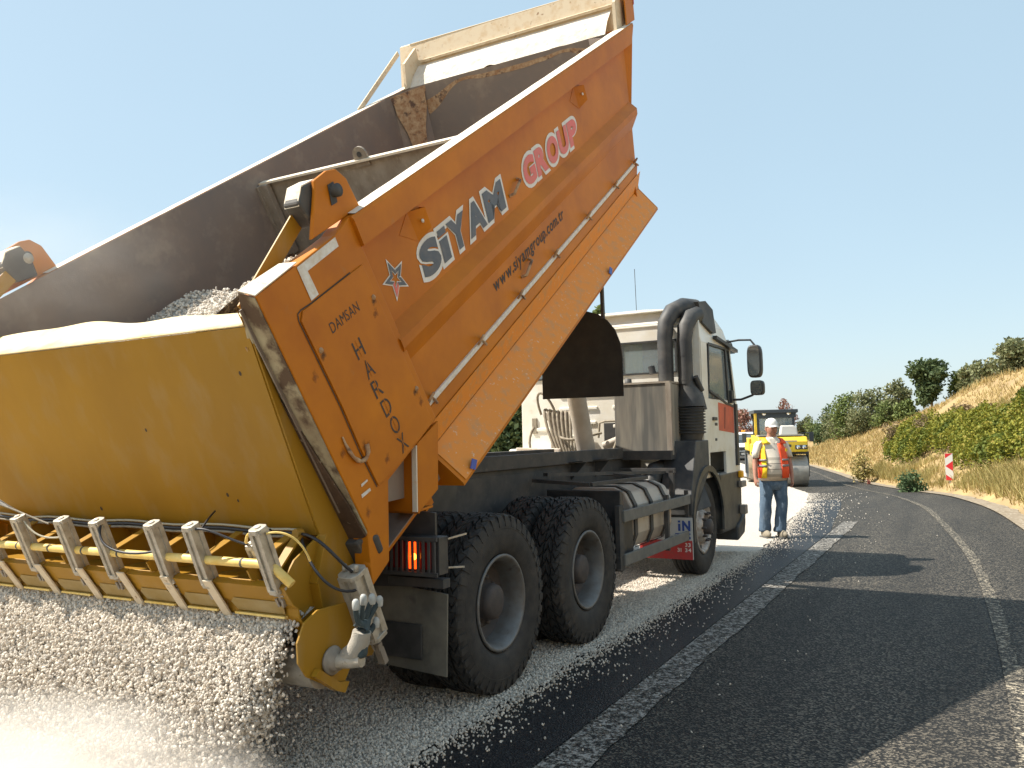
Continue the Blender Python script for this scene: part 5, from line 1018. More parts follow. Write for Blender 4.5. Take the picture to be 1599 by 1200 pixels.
K['greyrub'] = mat('pale_grey_rubber_dip', (.48, .49, .46), .7, 0, (.35, .35, .33), 40)
h_ = skin_obj('glove_hand', nodes, links, K['knit'], gl, 2)
for t_ in tips: mb = MB(); mb.lathe([(0, .020), (.007, .018), (.0125, .010), (.0135, 0), (.0125, -.018), (.010, -.022)], t_, 'z', 12); mb.build('fingertip', K['greyrub'], gl)
mb = MB(); mb.tube([(0, -.008, .105), (0, 0, .07), (0, .02, .03), (.01, .06, .0)], [.034, .036, .038, .040], 14); mb.build('glove_cuff', mat('knit_cuff', (.36, .33, .28), .95, bump=.3, bscale=200), gl)

# ------------------------------------------------------------ the road worker
per = empty('person', (3.97, 12.66, 0.02), R(8)); tag(per, 'road worker in orange vest, white cap and blue jeans walking beside the gravel lane', 'person')
K['skin'] = mat('tanned_skin', (.42, .21, .14), .55, 0, (.36, .16, .11), 20)
nd = []; lk = []
def nn(p, r): nd.append((p, r)); return len(nd) - 1
pel = nn((0, 0, .92), (.11, .11)); ab = nn((0, -.02, 1.08), (.12, .12)); ch = nn((0, 0, 1.32), (.105, .105)); sh_ = nn((0, .01, 1.45), (.10, .08)); nk = nn((0, -.005, 1.53), .058); hd = nn((0, -.02, 1.63), (.075, .09)); ht = nn((0, -.01, 1.73), (.072, .088))
lk += [(pel, ab), (ab, ch), (ch, sh_), (sh_, nk), (nk, hd), (hd, ht)]
hands = {}
for s, el, wr, hn in ((-1, (-.275, .01, 1.15), (-.315, -.07, .93), (-.325, -.10, .86)), (1, (.29, .03, 1.15), (.285, -.05, .92), (.27, -.08, .84))):
    sx = nn((s * .20, .01, 1.44), .062); e = nn(el, .045); f_ = nn(((el[0] + wr[0]) / 2, (el[1] + wr[1]) / 2, (el[2] + wr[2]) / 2), .042); w = nn(wr, .029); h = nn(hn, (.024, .042))
    lk += [(sh_, sx), (sx, e), (e, f_), (f_, w), (w, h)]; hands[s] = hn
    for k in range(4):
        ox = (k - 1.5) * .019; b1 = nn((hn[0] + s * .004, hn[1] + ox * .9, hn[2] - .035), .011); b2 = nn((hn[0] - s * .012, hn[1] + ox, hn[2] - .075 + abs(k - 1.5) * .006), .010); b3 = nn((hn[0] - s * .034, hn[1] + ox, hn[2] - .088 + abs(k - 1.5) * .006), .009)
        lk += [(h, b1), (b1, b2), (b2, b3)]
    t1 = nn((hn[0] - s * .018, hn[1] - .035, hn[2] + .0), .012); t2 = nn((hn[0] - s * .035, hn[1] - .045, hn[2] - .03), .010); lk += [(h, t1), (t1, t2)]
for s, kn, an, ft in ((-1, (-.155, -.04, .50), (-.165, .0, .10), (-.175, -.13, .05)), (1, (.085, -.09, .50), (.03, -.10, .10), (.03, -.24, .05))):
    hp = nn((s * .095, 0, .84), .095); k = nn(kn, .062); a_ = nn(an, .042); f = nn(ft, (.045, .035)); lk += [(pel, hp), (hp, k), (k, a_), (a_, f)]
bodyp = skin_obj('body', nd, lk, K['skin'], per, 1)
# head details
mb = MB(); mb.lathe([(sin(pi * k / 12), -cos(pi * k / 12)) for k in range(13)], (0, 0, 0), 'z', 20); hdm = mb.build('head', K['skin'], per); hdm.scale = (.078, .096, .118); hdm.location = (0, -.025, 1.645)
mb = MB(); mb.prism([(-.018, -.118, 1.615), (.018, -.118, 1.615), (.006, -.118, 1.665), (-.006, -.118, 1.665)], (0, -.004, 0)); mb.tube([(0, -.118, 1.665), (0, -.140, 1.628), (0, -.122, 1.615)], [.008, .016, .010], 8); mb.build('nose', K['skin'], per)
for s in (-1, 1):
    mb = MB(); mb.lathe([(0, -.012), (.012, -.006), (.014, 0)], (s * .030, -.108, 1.668), 'y', 10); mb.build('eye', K['black'], per)
    mb = MB(); mb.bar((s * .014, -.116, 1.688), (s * .050, -.106, 1.686), .008, .010); mb.build('eyebrow', K['interior'], per)
    mb = MB(); mb.tube([(s * .074, -.01, 1.61), (s * .086, .0, 1.64), (s * .078, .008, 1.675)], [.010, .014, .010], 8); mb.build('ear', K['skin'], per)
mb = MB(); mb.bar((-.024, -.116, 1.585), (.024, -.116, 1.585), .006, .010); mb.build('mouth', mat('lips', (.25, .09, .07), .6), per)
K['capw'] = mat('white_cotton', (.82, .81, .78), .85, 0, (.7, .69, .66), 12)
mb = MB(); mb.lathe([(.088, 1.672), (.092, 1.69), (.089, 1.73), (.070, 1.775), (.035, 1.798), (0, 1.803)], (0, 0, 0), 'z', 20)
cp_ = mb.build('cap', K['capw'], per); cp_.scale = (1, 1.12, 1); cp_.location = (0, -.02, .01)
mb = MB(); mb.sheet([[(-.078 + .156 * k / 8, -.10 - .085 * sin(pi * k / 8) * t, 1.700 - .022 * t - .010 * abs(k - 4) / 4) for k in range(9)] for t in (0, .5, 1)], True); mb.build('cap_peak', K['capw'], per, solid=.006)
# clothing: lofted rings
def loft(name, rings, m, a0=0, a1=360, n=26, solid=.006, parent=per, fold=.004, seed=0):
    mb = MB(weld=True); full = a1 - a0 >= 360; rows = []
    for i, (c, rx, ry) in enumerate(rings):
        row = []
        for k in range(n + 1):
            t = R((180 if full else 0) + a0 + (a1 - a0) * k / n); w = 1 + fold / rx * (sin(k * 2.3 + i * 1.1 + seed) + sin(k * 1.1 - i * 2.1 + seed))
            row.append((c[0] + rx * w * sin(t), c[1] - ry * w * cos(t), c[2]))
        if full: row[-1] = row[0]
        rows.append(row)
    mb.sheet(rows, True); return mb.build(name, m, parent, solid=solid)
K['denim'] = mat('blue_denim', (.06, .10, .155), .9, 0, (.10, .15, .21), 6, bump=.3, bscale=60, stain=(.16, .21, .27), sscale=9, slo=.55, shi=.7)
def shirtmat():
    M = mat('striped_polo', (.62, .54, .44), .9); n = M.node_tree.nodes; L = M.node_tree.links; b = n['Principled BSDF']
    tc = n.new('ShaderNodeTexCoord'); sp = n.new('ShaderNodeSeparateXYZ'); L.new(tc.outputs['Object'], sp.inputs[0]); mr = n.new('ShaderNodeMapRange'); mr.inputs[1].default_value = .82; mr.inputs[2].default_value = 1.52; L.new(sp.outputs['Z'], mr.inputs[0])
    cr = n.new('ShaderNodeValToRGB'); cr.color_ramp.interpolation = 'CONSTANT'; L.new(mr.outputs[0], cr.inputs[0]); E_ = cr.color_ramp.elements
    seq = [(0, (.45, .37, .27)), (.06, (.52, .43, .33)), (.14, (.36, .30, .23)), (.20, (.60, .52, .42)), (.30, (.20, .17, .15)), (.315, (.62, .55, .46)), (.42, (.22, .19, .17)), (.435, (.66, .60, .50)), (.50, (.42, .38, .32)), (.56, (.70, .64, .55))]
    E_[0].color = (*seq[0][1], 1); E_[1].position = seq[1][0]; E_[1].color = (*seq[1][1], 1)
    for p, c in seq[2:]: e = E_.new(p); e.color = (*c, 1)
    L.new(cr.outputs[0], b.inputs['Base Color']); return M
K['polo'] = shirtmat()
R_ = [((0, -.015, .86), .195, .155), ((0, -.03, .95), .205, .180), ((0, -.035, 1.05), .205, .185), ((0, -.02, 1.18), .195, .165), ((0, 0, 1.30), .20, .145), ((0, .01, 1.40), .215, .125), ((0, .01, 1.455), .19, .105), ((0, .0, 1.49), .12, .085), ((0, -.005, 1.52), .068, .066)]
shirt = loft('polo_shirt', R_, K['polo'])
for s, ex in ((-1, -.262), (1, .28)): loft('sleeve', [((s * .17, .01, 1.46), .055, .07), ((s * .205, .01, 1.42), .062, .072), ((ex * .90, .02, 1.30), .060, .068), ((ex * .98, .02, 1.21), .060, .066)], K['polo'], parent=per, seed=s)
for s in (-1, 1): mb = MB(); mb.add([(0, -.10, 1.44), (s * .02, -.112, 1.42), (s * .075, -.085, 1.485), (s * .06, -.05, 1.535), (s * .03, -.075, 1.50)], [(0, 1, 2, 3, 4)]); mb.build('collar', K['polo'], shirt, solid=.005)
for s, hp, kn, an in ((-1, (-.095, 0, .80), (-.155, -.04, .50), (-.165, .0, .12)), (1, (.095, -.01, .80), (.085, -.09, .50), (.03, -.10, .12))):
    L_ = []
    for t, r in ((-.25, .105), (0, .112), (.35, .100), (.7, .088), (1, .080)): L_.append(((hp[0] + (kn[0] - hp[0]) * max(t, -.25), hp[1] + (kn[1] - hp[1]) * t, hp[2] + (kn[2] - hp[2]) * t), r, r * 1.05))
    for t, r in ((.3, .082), (.6, .078), (.85, .080), (1.0, .088), (1.08, .085)): L_.append(((kn[0] + (an[0] - kn[0]) * t, kn[1] + (an[1] - kn[1]) * t, kn[2] + (an[2] - kn[2]) * t), r, r * 1.1))
    loft('jeans_leg', L_, K['denim'], fold=.005, seed=s * 2)
    mb = MB(); f = (an[0] + (.0), an[1], 0)
    mb.lathe([(sin(pi * k / 10), -cos(pi * k / 10)) for k in range(11)], (0, 0, 0), 'z', 16); b_ = mb.build('shoe', mat('worn_boot_%d' % (s + 1), (.33, .29, .22), .9, 0, (.18, .15, .11), 20), per); b_.location = (f[0] + s * .01, f[1] - .055, .055); b_.scale = (.052, .145, .065)
    mb = MB(); mb.box((f[0] + s * .01, f[1] - .055, .008), (.10, .26, .022)); mb.build('sole', K['interior'], b_).parent = per
loft('jeans_seat', [((0, -.01, .72), .15, .12), ((0, -.01, .80), .185, .145), ((0, -.015, .90), .188, .15)], K['denim'])
# hi-vis vest, yellow right front, orange-red left front
K['vor'] = mat('hi_vis_orange', (.95, .10, .02), .7, 0, (.80, .08, .02), 14); K['vye'] = mat('hi_vis_yellow', (.85, .68, .02), .7, 0, (.9, .45, .02), 10); K['refl'] = mat('grey_reflective_band', (.22, .20, .19), .6)
VR = [((0, -.02, .90), .235, .195), ((0, -.03, 1.05), .228, .205), ((0, -.01, 1.20), .222, .185), ((0, .01, 1.33), .215, .16), ((0, .015, 1.42), .20, .135)]
vb_ = loft('vest_back', VR + [((0, .02, 1.475), .16, .11)], K['vor'], 75, 285, solid=.005)
loft('vest_front_left', VR, K['vor'], 12, 80, n=9, solid=.006)
loft('vest_front_right', VR, K['vye'], 290, 314, n=6, solid=.006); loft('vest_side_right', VR, K['vor'], 278, 292, n=4, solid=.005)
for z, dz in ((1.07, .035), (1.16, .03)): loft('reflective_band', [((0, -.03, z), .232, .205), ((0, -.03, z + dz), .231, .203)], K['refl'], 13, 80, n=8, solid=.006); loft('reflective_band', [((0, -.03, z), .234, .208), ((0, -.03, z + dz), .233, .206)], K['refl'], 80, 313, n=20, solid=.006)
for s, mm in ((-1, 'vye'), (1, 'vor')):
    mb = MB(); mb.sheet([[(s * .07, -.125, 1.42), (s * .195, -.09, 1.42)], [(s * .11, -.09, 1.465), (s * .185, -.06, 1.462)], [(s * .10, -.02, 1.512), (s * .17, -.02, 1.495)], [(s * .10, .06, 1.505), (s * .17, .06, 1.485)], [(s * .11, .11, 1.46), (s * .18, .10, 1.45)]], True); mb.build('vest_shoulder', K[mm], per, solid=.008)
mb = MB(); mb.prism([(.135, -.165, 1.30), (.175, -.155, 1.30), (.17, -.155, 1.345), (.14, -.165, 1.34)], (0, -.006, 0)); mb.build('vest_badge', K['vye'], per)
mb = MB(); mb.tube([(3.97 - .33, 12.55, .90), (3.97 - .47, 12.50, .945), (3.97 - .68, 12.46, .97)], .011, 8); tag(mb.build('tool_handle', K['hosedust'], None), 'thin grey tool handle held in the right hand of the worker', 'handle')

# ------------------------------------------------------------ roller
rol = empty('road_roller', (10.56, 32.6, -.60), R(-10)); tag(rol, 'yellow tandem road roller with dark cab compacting the white gravel', 'road roller')
K['ry'] = mat('roller_yellow', (.85, .60, .03), .5, 0, (.75, .5, .05), 3); K['drum'] = mat('drum_steel', (.42, .40, .36), .5, .4, (.32, .3, .27), 6); K['rdark'] = mat('roller_dark_grey', (.045, .055, .065), .6)
for y in (0, 3.3):
    mb = MB(); mb.tube([(-.95, y, .62), (.12, y, .62)], .62, 36); mb.tube([(.16, y, .62), (.95, y, .62)], .62, 36); mb.build('drum', K['drum'], rol)
    mb = MB(); mb.tube([(-.97, y, .62), (-.955, y, .62)], .5, 30); mb.tube([(.955, y, .62), (.97, y, .62)], .5, 30); mb.build('drum_end', K['rdark'], rol)
    mb = MB(); mb.box((-1.0, y, .85), (.06, .35, .9)); mb.box((1.02, y, .85), (.06, .35, .9)); mb.box((0, y + .25, 1.33), (2.1, .9, .10)); mb.box((.14, y - .66, .95), (.05, .06, .6)); mb.build('drum_yoke', K['rdark'], rol, bevel=.02)
mb = MB(); mb.prism([(-1.0, -.55, 1.38), (-1.0, -.55, 1.80), (-.9, .1, 2.02), (1.0, .1, 2.02), (1.0, -.55, 1.80), (1.0, -.55, 1.38)], (0, 0, 0)) if False else mb.prism([(-.9, -.62, 1.38), (-.9, -.62, 1.78), (-.9, -.50, 1.96), (-.9, .60, 2.02), (-.9, .60, 1.38)], (1.85, 0, 0)); hood = mb.build('front_hood', K['ry'], rol, bevel=.04)
mb = MB(); mb.box((0, .0, 2.03), (1.7, .9, .05)); mb.build('hood_top', mat('grey_hood_top', (.35, .34, .32), .7), hood)
for s in (-1, 1):
    mb = MB(); mb.box((s * .70, -.635, 1.56), (.46, .03, .17)); lp = mb.build('headlight', K['black'], hood, bevel=.02)
    for dx in (-.11, .11): mb = MB(); mb.lathe([(0, -.02), (.06, -.02), (.075, 0)], (s * .70 + dx, -.655, 1.56), 'y', 14); mb.build('lens', K['mirror'], lp)
mb = MB(); mb.box((.28, -.632, 1.62), (.10, .006, .10)); mb.build('hood_emblem', K['rdark'], hood)
mb = MB(); mb.box((.35, -.636, 1.80), (.40, .006, .05)); mb.build('hood_stripe', K['hoseg'], hood)
mb = MB(); mb.box((0, 1.7, 1.0), (1.4, 2.2, .7)); mb.box((0, 3.3, 1.65), (1.9, 1.5, .55)); mb.box((-.75, 1.2, 1.45), (.5, .8, .5)); mb.build('chassis_body', K['ry'], rol, bevel=.05)
mb = MB(); cw, y0, y1, z0, z1 = .72, .75, 2.3, 1.35, 3.0
for x in (-cw, cw):
    for y in (y0, y1): mb.box((x - .06 if x > 0 else x, y, (z0 + z1) / 2), (.09, .09, z1 - z0))
for y in (y0, y1): mb.box((-.03, y, z0), (1.6, .09, .12)); mb.box((-.03, y, z1 - .12), (1.6, .10, .30))
mb.box((-.03, 1.52, z1), (1.72, 1.9, .14)); mb.box((-.05, y0, 1.75), (1.5, .05, .08)); cabr = mb.build('roller_cab', K['rdark'], rol, bevel=.02)
mb = MB(); mb.box((-.82, y0, 2.15), (.09, .12, 1.7)); mb.box((-.80, 1.5, 1.6), (.10, 1.5, .9)); mb.build('cab_side_yellow', K['ry'], cabr)
mb = MB(); mb.box((-.03, y0, 2.2), (1.4, .02, 1.3)); mb.box((-.03, y1, 2.2), (1.4, .02, 1.3)); mb.box((.70, 1.5, 2.2), (.02, 1.4, 1.3)); mb.build('cab_glass', K['glass'], cabr)
for x in (-.48, .48): mb = MB(); mb.lathe([(0, -.04), (.07, -.035), (.085, 0)], (x, y0 - .06, z1 - .08), 'y', 14); mb.build('cab_lamp', K['mirror'], cabr)
mb = MB(); mb.box((-.05, 1.4, 1.85), (.6, .5, .9)); mb.lathe([(0, .02), (.17, .02), (.19, 0)], (.1, 1.0, 2.05), 'y', 16); mb.build('driver_seat', K['interior'], cabr, bevel=.05)
mb = MB(); mb.prism([(.05, .30, 2.02), (.75, .30, 2.02), (.72, .30, 2.32), (.60, .30, 2.42), (.12, .30, 2.42)], (0, .4, 0)); mb.build('water_filler', mat('white_tank_plastic', (.65, .63, .58), .6), rol, bevel=.05)
for s in (-1, 1): mb = MB(); mb.tube([(s * .8, y0, 2.1), (s * 1.25, .6, 2.1), (s * 1.3, .6, 1.95)], .02, 8); mb.box((s * 1.3, .58, 1.95), (.17, .05, .38)); mb.build('roller_mirror', K['rdark'], rol)
# ------------------------------------------------------------ van behind
van = empty('van', (18.05, 64.6, -.6), R(-14)); tag(van, 'white van with dark grille parked behind the yellow roller', 'van')
pr = [(-2.6, .35), (-2.6, 1.9), (-2.3, 2.1), (.6, 2.12), (1.2, 2.0), (1.9, 1.25), (2.5, 1.12), (2.65, .95), (2.65, .40)]
mb = MB(); mb.prism([(-.92, -p[0], p[1]) for p in pr], (1.84, 0, 0)); vbod = mb.build('van_body', mat('van_white', (.8, .8, .79), .35), van, bevel=.06)
mb = MB(); mb.add([(-.78, -1.24, 1.95), (.78, -1.24, 1.95), (.82, -1.86, 1.32), (-.82, -1.86, 1.32)], [(0, 1, 2, 3)]); mb.build('van_windscreen', K['glassd'], vbod, solid=.02)
mb = MB(); mb.box((0, -2.67, .88), (1.0, .05, .26)); mb.box((0, -2.68, .52), (1.84, .10, .30)); mb.build('van_grille', K['black'], vbod, bevel=.02)
for s in (-1, 1): mb = MB(); mb.box((s * .72, -2.62, .92), (.36, .12, .22)); mb.build('van_headlight', K['mirror'], vbod, bevel=.03); mb = MB(); mb.box((s * 1.02, -1.5, 1.35), (.16, .08, .24)); mb.build('van_mirror', K['black'], vbod, bevel=.02)
mb = MB(); mb.box((0, -2.735, .50), (.5, .01, .11)); mb.build('number_plate', K['decalw'], vbod)
mb = MB(); mb.box((0, -1.2, 2.2), (.3, .2, .14)); mb.build('roof_beacon', K['amber'], vbod, bevel=.03)
for x in (-.82, .82):
    for y in (-1.7, 1.7): mb = MB(); mb.tube([(x - .1, y, .34), (x + .1, y, .34)], .34, 20); w = mb.build('van_wheel', K['rubber'], van); mb = MB(); mb.tube([(x - .105, y, .34), (x + .105, y, .34)], .18, 14); mb.build('van_rim', K['rim'], w)
# ------------------------------------------------------------ marker sign, debris
sg = empty('marker_sign', (12.98, 24.6, float(terrain(12.98, 24.6))), R(-24)); tag(sg, 'narrow red and white striped bend marker on a post by the hedge', 'road sign')
sgz = .43 - sg.location.z
mb = MB(); mb.box((0, 0, sgz / 2 - .2), (.05, .05, sgz + .5)); mb.build('post', K['alu'], sg)
z0 = sgz - .40; W_, H_ = .205, .80
mb = MB(); mb.box((0, -.035, z0 + H_ / 2), (W_, .012, H_)); sp_ = mb.build('sign_panel', mat('sign_white', (.78, .77, .74), .4), sg)
mb = MB(); y_ = -.0425; l_, r_ = -W_ / 2 + .003, W_ / 2 - .003
def rp(P): mb.add([(x, y_, z0 + z * H_) for x, z in P], [tuple(range(len(P)))])
rp([(l_, .995), (r_, .995), (l_, .82)]); rp([(r_, .72), (r_, .34), (l_, .53)]); rp([(l_, .22), (r_, .03), (r_, .005), (l_, .005)])
mb.build('red_stripe', mat('sign_red', (.68, .03, .04), .4), sp_, fix=False)
mb = MB(); mb.prism([(13.85, 32.5, -.56), (14.05, 32.45, -.56), (14.08, 32.5, -.36), (13.98, 32.52, -.28), (13.88, 32.5, -.40)], (.05, .15, 0)); mb.tube([(13.9, 32.5, -.40), (13.86, 32.45, -.22)], .03, 6); cc_ = mb.build('crumpled_cone', mat('dull_red_plastic', (.30, .07, .045), .7, 0, (.16, .07, .05), 20), None, bevel=.02); cc_.scale = (.6, .6, .6); cc_.location = (13.95 * .4, 32.5 * .4, -.58 * .4 + .0); tag(cc_, 'small dull red crumpled object lying at the road edge', 'debris')

# ------------------------------------------------------------ vegetation
def leafmat(name, c1, c2, c3=None, tr=.25):
    M = bpy.data.materials.new(name); M.use_nodes = True; n = M.node_tree.nodes; L = M.node_tree.links; b = n['Principled BSDF']; b.inputs['Roughness'].default_value = .65; b.inputs['Specular IOR Level'].default_value = .25
    g = n.new('ShaderNodeNewGeometry'); cr = n.new('ShaderNodeValToRGB'); L.new(g.outputs['Random Per Island'], cr.inputs[0]); L.new(cr.outputs[0], b.inputs['Base Color'])
    cr.color_ramp.elements[0].color = (*c1, 1); cr.color_ramp.elements[1].color = (*c2, 1)
    if c3: e = cr.color_ramp.elements.new(.86); e.color = (*c2, 1); cr.color_ramp.elements[-1].color = (*c3, 1)
    t = n.new('ShaderNodeBsdfTranslucent'); L.new(cr.outputs[0], t.inputs[0]); ms = n.new('ShaderNodeMixShader'); ms.inputs[0].default_value = tr; L.new(b.outputs[0], ms.inputs[1]); L.new(t.outputs[0], ms.inputs[2]); L.new(ms.outputs[0], n['Material Output'].inputs[0])
    return M
G_ = {'dark': leafmat('dark_green_leaf', (.055, .085, .035), (.13, .17, .07)), 'olive': leafmat('olive_leaf', (.12, .14, .06), (.23, .24, .12), (.30, .27, .15)),
      'mid': leafmat('mid_green_leaf', (.09, .13, .04), (.21, .25, .08)), 'bramble': leafmat('bramble_leaf', (.12, .15, .022), (.30, .28, .04), (.36, .28, .06)),
      'pink': leafmat('reddish_leaf', (.24, .12, .09), (.38, .20, .15), (.2, .2, .12)), 'dry': leafmat('dry_grass_blade', (.34, .25, .10), (.56, .43, .20), (.40, .36, .13)),
      'brown': leafmat('brown_shrub_twig', (.20, .14, .075), (.33, .25, .14)), 'bramble_dark': leafmat('darker_bramble_leaf', (.07, .10, .018), (.17, .20, .035)), 'grass': leafmat('olive_grass_blade', (.25, .22, .07), (.44, .36, .14), (.5, .40, .19)), 'blue': leafmat('blue_green_leaf', (.07, .12, .05), (.15, .21, .10))}
K['bark'] = mat('bark', (.14, .10, .07), .9, 0, (.22, .17, .12), 12, bump=.5)
def leaves(C, size, asp=.6):
    """quads at centres C with random turn"""
    n = len(C); a = RNG.normal(size=(n, 3)); a /= np.linalg.norm(a, axis=1)[:, None]; b = RNG.normal(size=(n, 3)); b -= a * (a * b).sum(1)[:, None]; b /= np.linalg.norm(b, axis=1)[:, None]
    s = (size * RNG.uniform(.6, 1.3, n))[:, None]; a = a * s; b = b * s * asp
    V = np.stack([C - a, C + b * .9, C + a, C - b * .9], 1).reshape(-1, 3); return V, np.arange(n * 4).reshape(n, 4)
def crown_pts(n, lumps):
    L_ = np.array(lumps); w = (L_[:, 3] * L_[:, 4] * L_[:, 5]) ** .67; k = RNG.choice(len(L_), n, p=w / w.sum()); d = RNG.normal(size=(n, 3)); d /= np.linalg.norm(d, axis=1)[:, None]
    r = RNG.random(n) ** .42; r = r * (1 + .22 * np.sin(d[:, 0] * 7 + k) * np.sin(d[:, 1] * 6 + 2 * k)); r += (RNG.random(n) < .06) * RNG.random(n) * .3
    return L_[k, :3] + d * L_[k, 3:6] * r[:, None]
def tree(name, x, y, w, h, kind, label, cat='tree', group=None, n=2600, leaf=.13, trunk=.3, nl=9, sink=0.1):
    z = float(terrain(x, y)) - sink; t = empty(name, (x, y, z)); tag(t, label, cat, group)
    lumps = []; c0 = h * (.55 if trunk > .15 else .48)
    for k in range(nl):
        a = random.random() * 6.28; r = w * .30 * math.sqrt(random.random()); hh = c0 + (random.random() - .5) * h * .62
        q = 1 - .45 * abs(hh / h - .5) * 2; s = w * (.20 + .13 * random.random())
        lumps.append((r * 1.15 * cos(a) * q, r * sin(a) * q, min(hh, h - s * .7), s, s, s * .8))
    lumps.append((0, 0, h * .55, w * .30, w * .28, h * .34)); lumps.append((w * .08, 0, h - w * .17, w * .17, w * .17, w * .18))
    if trunk < .15: lumps += [(s_ * w * .28, 0, h * .25, w * .24, w * .24, h * .28) for s_ in (-1, 0, 1)]
    V, F = leaves(crown_pts(n, lumps), leaf); V[:, 2] = np.maximum(V[:, 2], .02); npmesh('crown', V, F, G_[kind], t)
    mb = MB(); mb.tube([(0, 0, -.3), (.03 * w, 0, h * .3), (0, .02, h * .7)], [.045 * w ** .5 * 1.4, .04 * w ** .5, .012], 8)
    for k in range(6): l_ = lumps[k]; mb.tube([(0, 0, h * (.12 + .05 * k)), (l_[0] * .5, l_[1] * .5, (h * .2 + l_[2]) / 2 + .05), l_[:3]], [.035, .022, .008], 6)
    mb.build('trunk', K['bark'], t); return t
tree('tall_shrub', 22.10, 52, 2.44, 1.93, 'olive', 'low olive scrub in front of the roadside clump', 'shrub', n=2600, leaf=0.08, trunk=0.1)
tree('tall_shrub', 24.55, 62, 2.90, 2.45, 'olive', 'low grey olive scrub near the road bend', 'shrub', n=2200, leaf=0.08, trunk=0.1)
tree('tall_shrub', 25.19, 68, 2.34, 1.75, 'mid', 'small green scrub next to the roller cab', 'shrub', n=1500, leaf=0.08, trunk=0.1)
tree('tall_shrub', 22.71, 50, 2.11, 1.67, 'mid', 'rounded green shrub in the middle of the roadside clump', 'shrub', n=2200, leaf=0.08, trunk=0.1)
tree('round_tree', 23.46, 46, 2.23, 2.99, 'dark', 'round dark green tree standing alone on the ridge', 'tree', n=4200, leaf=0.13, trunk=0.3)
tree('bush', 22.19, 36, 2.08, 1.63, 'olive', 'grey green bush on the skyline at the right edge', 'bush', n=3000, leaf=0.1, trunk=0.1)
tree('bush', 23.25, 40, 2.06, 1.58, 'olive', 'thin grey olive bush between the dark round tree and the right edge bush', 'bush', n=1500, leaf=0.1, trunk=0.1)
tree('bush', 25.23, 46, 1.80, 2.24, 'mid', 'bright green low bush just right of the round dark tree', 'bush', n=1600, leaf=0.11, trunk=0.1)
tree('bush', 24.66, 44, 1.51, 1.77, 'olive', 'low olive bush at the crest above the dry slope', 'bush', n=1500, leaf=0.11, trunk=0.1)
tree('tall_shrub', 23.41, 50, 1.95, 2.80, 'olive', 'tall twiggy shrub reaching above the others left of the round tree', 'shrub', n=2200, leaf=0.11, trunk=0.1)
tree('tall_shrub', 23.85, 54, 3.12, 2.94, 'olive', 'broad olive shrub at the middle of the roadside clump', 'shrub', n=4200, leaf=0.11, trunk=0.1)
tree('tall_shrub', 24.61, 60, 2.81, 3.66, 'mid', 'leafy green shrub near the left of the roadside clump', 'shrub', n=3600, leaf=0.11, trunk=0.1)
tree('tall_shrub', 25.22, 66, 2.78, 3.43, 'dark', 'dark green shrub right behind the roller mirror', 'shrub', n=3200, leaf=0.12, trunk=0.1)
tree('tall_shrub', 25.68, 72, 2.47, 2.41, 'olive', 'pale olive shrub directly right of the roller cab', 'shrub', n=2400, leaf=0.12, trunk=0.1)
tree('tall_shrub', 23.04, 48, 1.50, 1.41, 'mid', 'green shrub under the round dark tree', 'shrub', n=2200, leaf=0.1, trunk=0.1)
tree('reddish_tree', 23.61, 72, 2.25, 4.43, 'pink', 'reddish tree whose crown shows above the roller cab', 'tree', n=1200, leaf=0.13, trunk=0.3)
tree('reddish_tree', 21.20, 76, 3.20, 4.29, 'pink', 'reddish brown tree between truck mirror and roller', 'tree', n=2400, leaf=0.15, trunk=0.3)
tree('reddish_tree', 20.23, 80, 3.12, 3.69, 'pink', 'reddish brown tree partly hidden by the truck cab', 'tree', n=2200, leaf=0.15, trunk=0.3)
tree('slope_shrub', 18.70, 34, 0.90, 0.63, 'brown', 'brown dry shrub on the upper slope, left of its pair', 'shrub', n=900, leaf=0.06, trunk=0.1)
tree('slope_shrub', 17.46, 30, 0.89, 0.46, 'brown', 'brown dry shrub on the upper slope, right of its pair', 'shrub', n=900, leaf=0.06, trunk=0.1)
tree('slope_shrub', 16.45, 33, 1.13, 1.38, 'brown', 'brown dry shrub low on the slope above the bramble tip', 'shrub', n=900, leaf=0.06, trunk=0.1)
tree('slope_shrub', 16.67, 36, 1.12, 1.59, 'brown', 'brown dry shrub beside the green roadside clump', 'shrub', n=800, leaf=0.06, trunk=0.1)
tree('green_shrub', 12.32, 25.5, 0.92, 0.77, 'blue', 'blue green low shrub at the road edge left of the marker sign', 'shrub', n=1800, leaf=0.045, trunk=0.1)
tree('green_shrub', 14.36, 34, 0.96, 1.52, 'grass', 'yellow green clump on the slope right of the roller', 'shrub', n=900, leaf=0.06, trunk=0.1)
tree('leafy_tree', 0.04, 26, 3.04, 5.49, 'dark', 'dark leafy tree seen between tipper body and white cab', 'tree', n=6000, leaf=0.12, trunk=0.3)
tree('leafy_tree', 4.19, 40, 1.87, 9.23, 'mid', 'tall green tree whose top shows above the cab roof', 'tree', n=3500, leaf=0.12, trunk=0.3)
tree('leafy_tree', -2.63, 34, 3.72, 6.12, 'mid', 'green tree behind the tipper body left of the dark leafy tree', 'tree', n=3500, leaf=0.14, trunk=0.3)
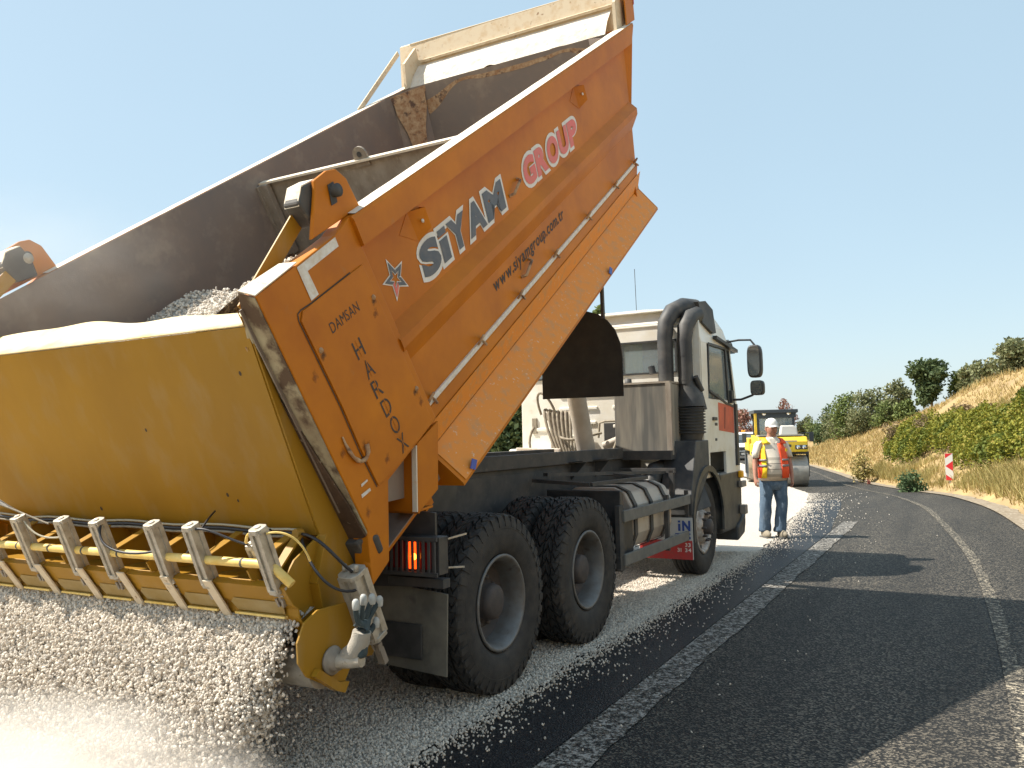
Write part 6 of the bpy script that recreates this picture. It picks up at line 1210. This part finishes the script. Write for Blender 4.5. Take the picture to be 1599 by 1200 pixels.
# stand of things: bramble thicket, dry grass, green clump
def scatter(n, y0, y1, o0, o1, f=None):
    y = RNG.uniform(y0, y1, n); o = RNG.uniform(o0, o1, n); x = Xe(y) + o
    if f is not None: k = f(x, y, o); x, y, o = x[k], y[k], o[k]
    return x, y, o
def in_bramble(x, y, o):
    u_ = vnoise(x, y, 1.6, 9) * .9; lo_ = np.interp(y, [10, 16, 22, 26, 34], [.9, .8, 1.0, 1.0, .9]); hi_ = np.interp(y, [10, 16, 22, 27, 32, 37], [4.0, 3.7, 3.1, 2.7, 2.6, 1.6])
    return (o > lo_ + u_) & (o < hi_ + u_ * 1.2) & (y < 37)
x, y, o = scatter(230000, 11, 38, .6, 6, in_bramble)
H_ = .25 + .75 * vnoise(x, y, .9, 11) + .35 * vnoise(x, y, .3, 12); z = terrain(x, y) + H_ * RNG.random(len(x)) ** .35
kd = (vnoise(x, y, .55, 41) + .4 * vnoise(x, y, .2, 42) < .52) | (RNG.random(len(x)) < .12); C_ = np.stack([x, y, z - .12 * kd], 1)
V, F = leaves(C_[kd], .050, .7); tag(npmesh('darker_bramble_patches', V, F, G_['bramble_dark']), 'darker green leaves in the hollows of the bramble bank', 'creeper', kind='stuff')  # lower, darker green leaves in random patches of the thicket
V, F = leaves(C_[~kd], .048, .7); tag(npmesh('bramble_thicket', V, F, G_['bramble']), 'yellow green bramble thicket sprawling over the bank', 'bramble', kind='stuff')
def blades(name, x, y, h, w, m, lean, label, cat='grass'):
    n = len(x); z = terrain(x, y); a = RNG.random(n) * 6.28; dx, dy = np.cos(a) * w, np.sin(a) * w; lx, ly = RNG.normal(0, lean, n) * h, RNG.normal(0, lean, n) * h
    V = np.stack([np.stack([x - dx, y - dy, z - .02], 1), np.stack([x + dx, y + dy, z - .02], 1), np.stack([x + lx, y + ly, z + h], 1)], 1).reshape(-1, 3)
    o = npmesh(name, V, np.arange(3 * n).reshape(n, 3), m); tag(o, label, cat, kind='stuff')
x, y, o = scatter(150000, 9, 70, .5, 26, lambda x, y, o: (~in_bramble(x, y, o)) & (vnoise(x, y, 1.3, 21) + .35 * vnoise(x, y, .4, 22) > np.where(o < 2.5, .12, .42)) & (RNG.random(len(o)) < np.interp(o, [0, 3, 12, 26], [1, .9, .6, .35])))
h = RNG.uniform(.08, .30, len(x)) * (.6 + .8 * vnoise(x, y, 1.1, 5)); blades('dry_grass', x, y, h, .012 + .0004 * y, G_['dry'], .35, 'straw coloured dry grass covering the roadside slope')
x, y, o = scatter(42000, 14, 36, .6, 4.2, lambda x, y, o: (~in_bramble(x, y, o)) & (vnoise(x, y, 1.0, 31) > .35)); h = RNG.uniform(.10, .40, len(x)) * (.5 + vnoise(x, y, .7, 8)); blades('weeds', x, y, h, .014, G_['grass'], .4, 'olive green and straw weeds along the road edge', 'weeds')
x = RNG.uniform(-9, 12, 26000); y = RNG.uniform(8, 60, 26000); k = x < Xg(y) - 4.5; blades('verge_grass', x[k], y[k], RNG.uniform(.1, .4, k.sum()), .018, G_['dry'], .4, 'dry grass on the verge left of the truck')
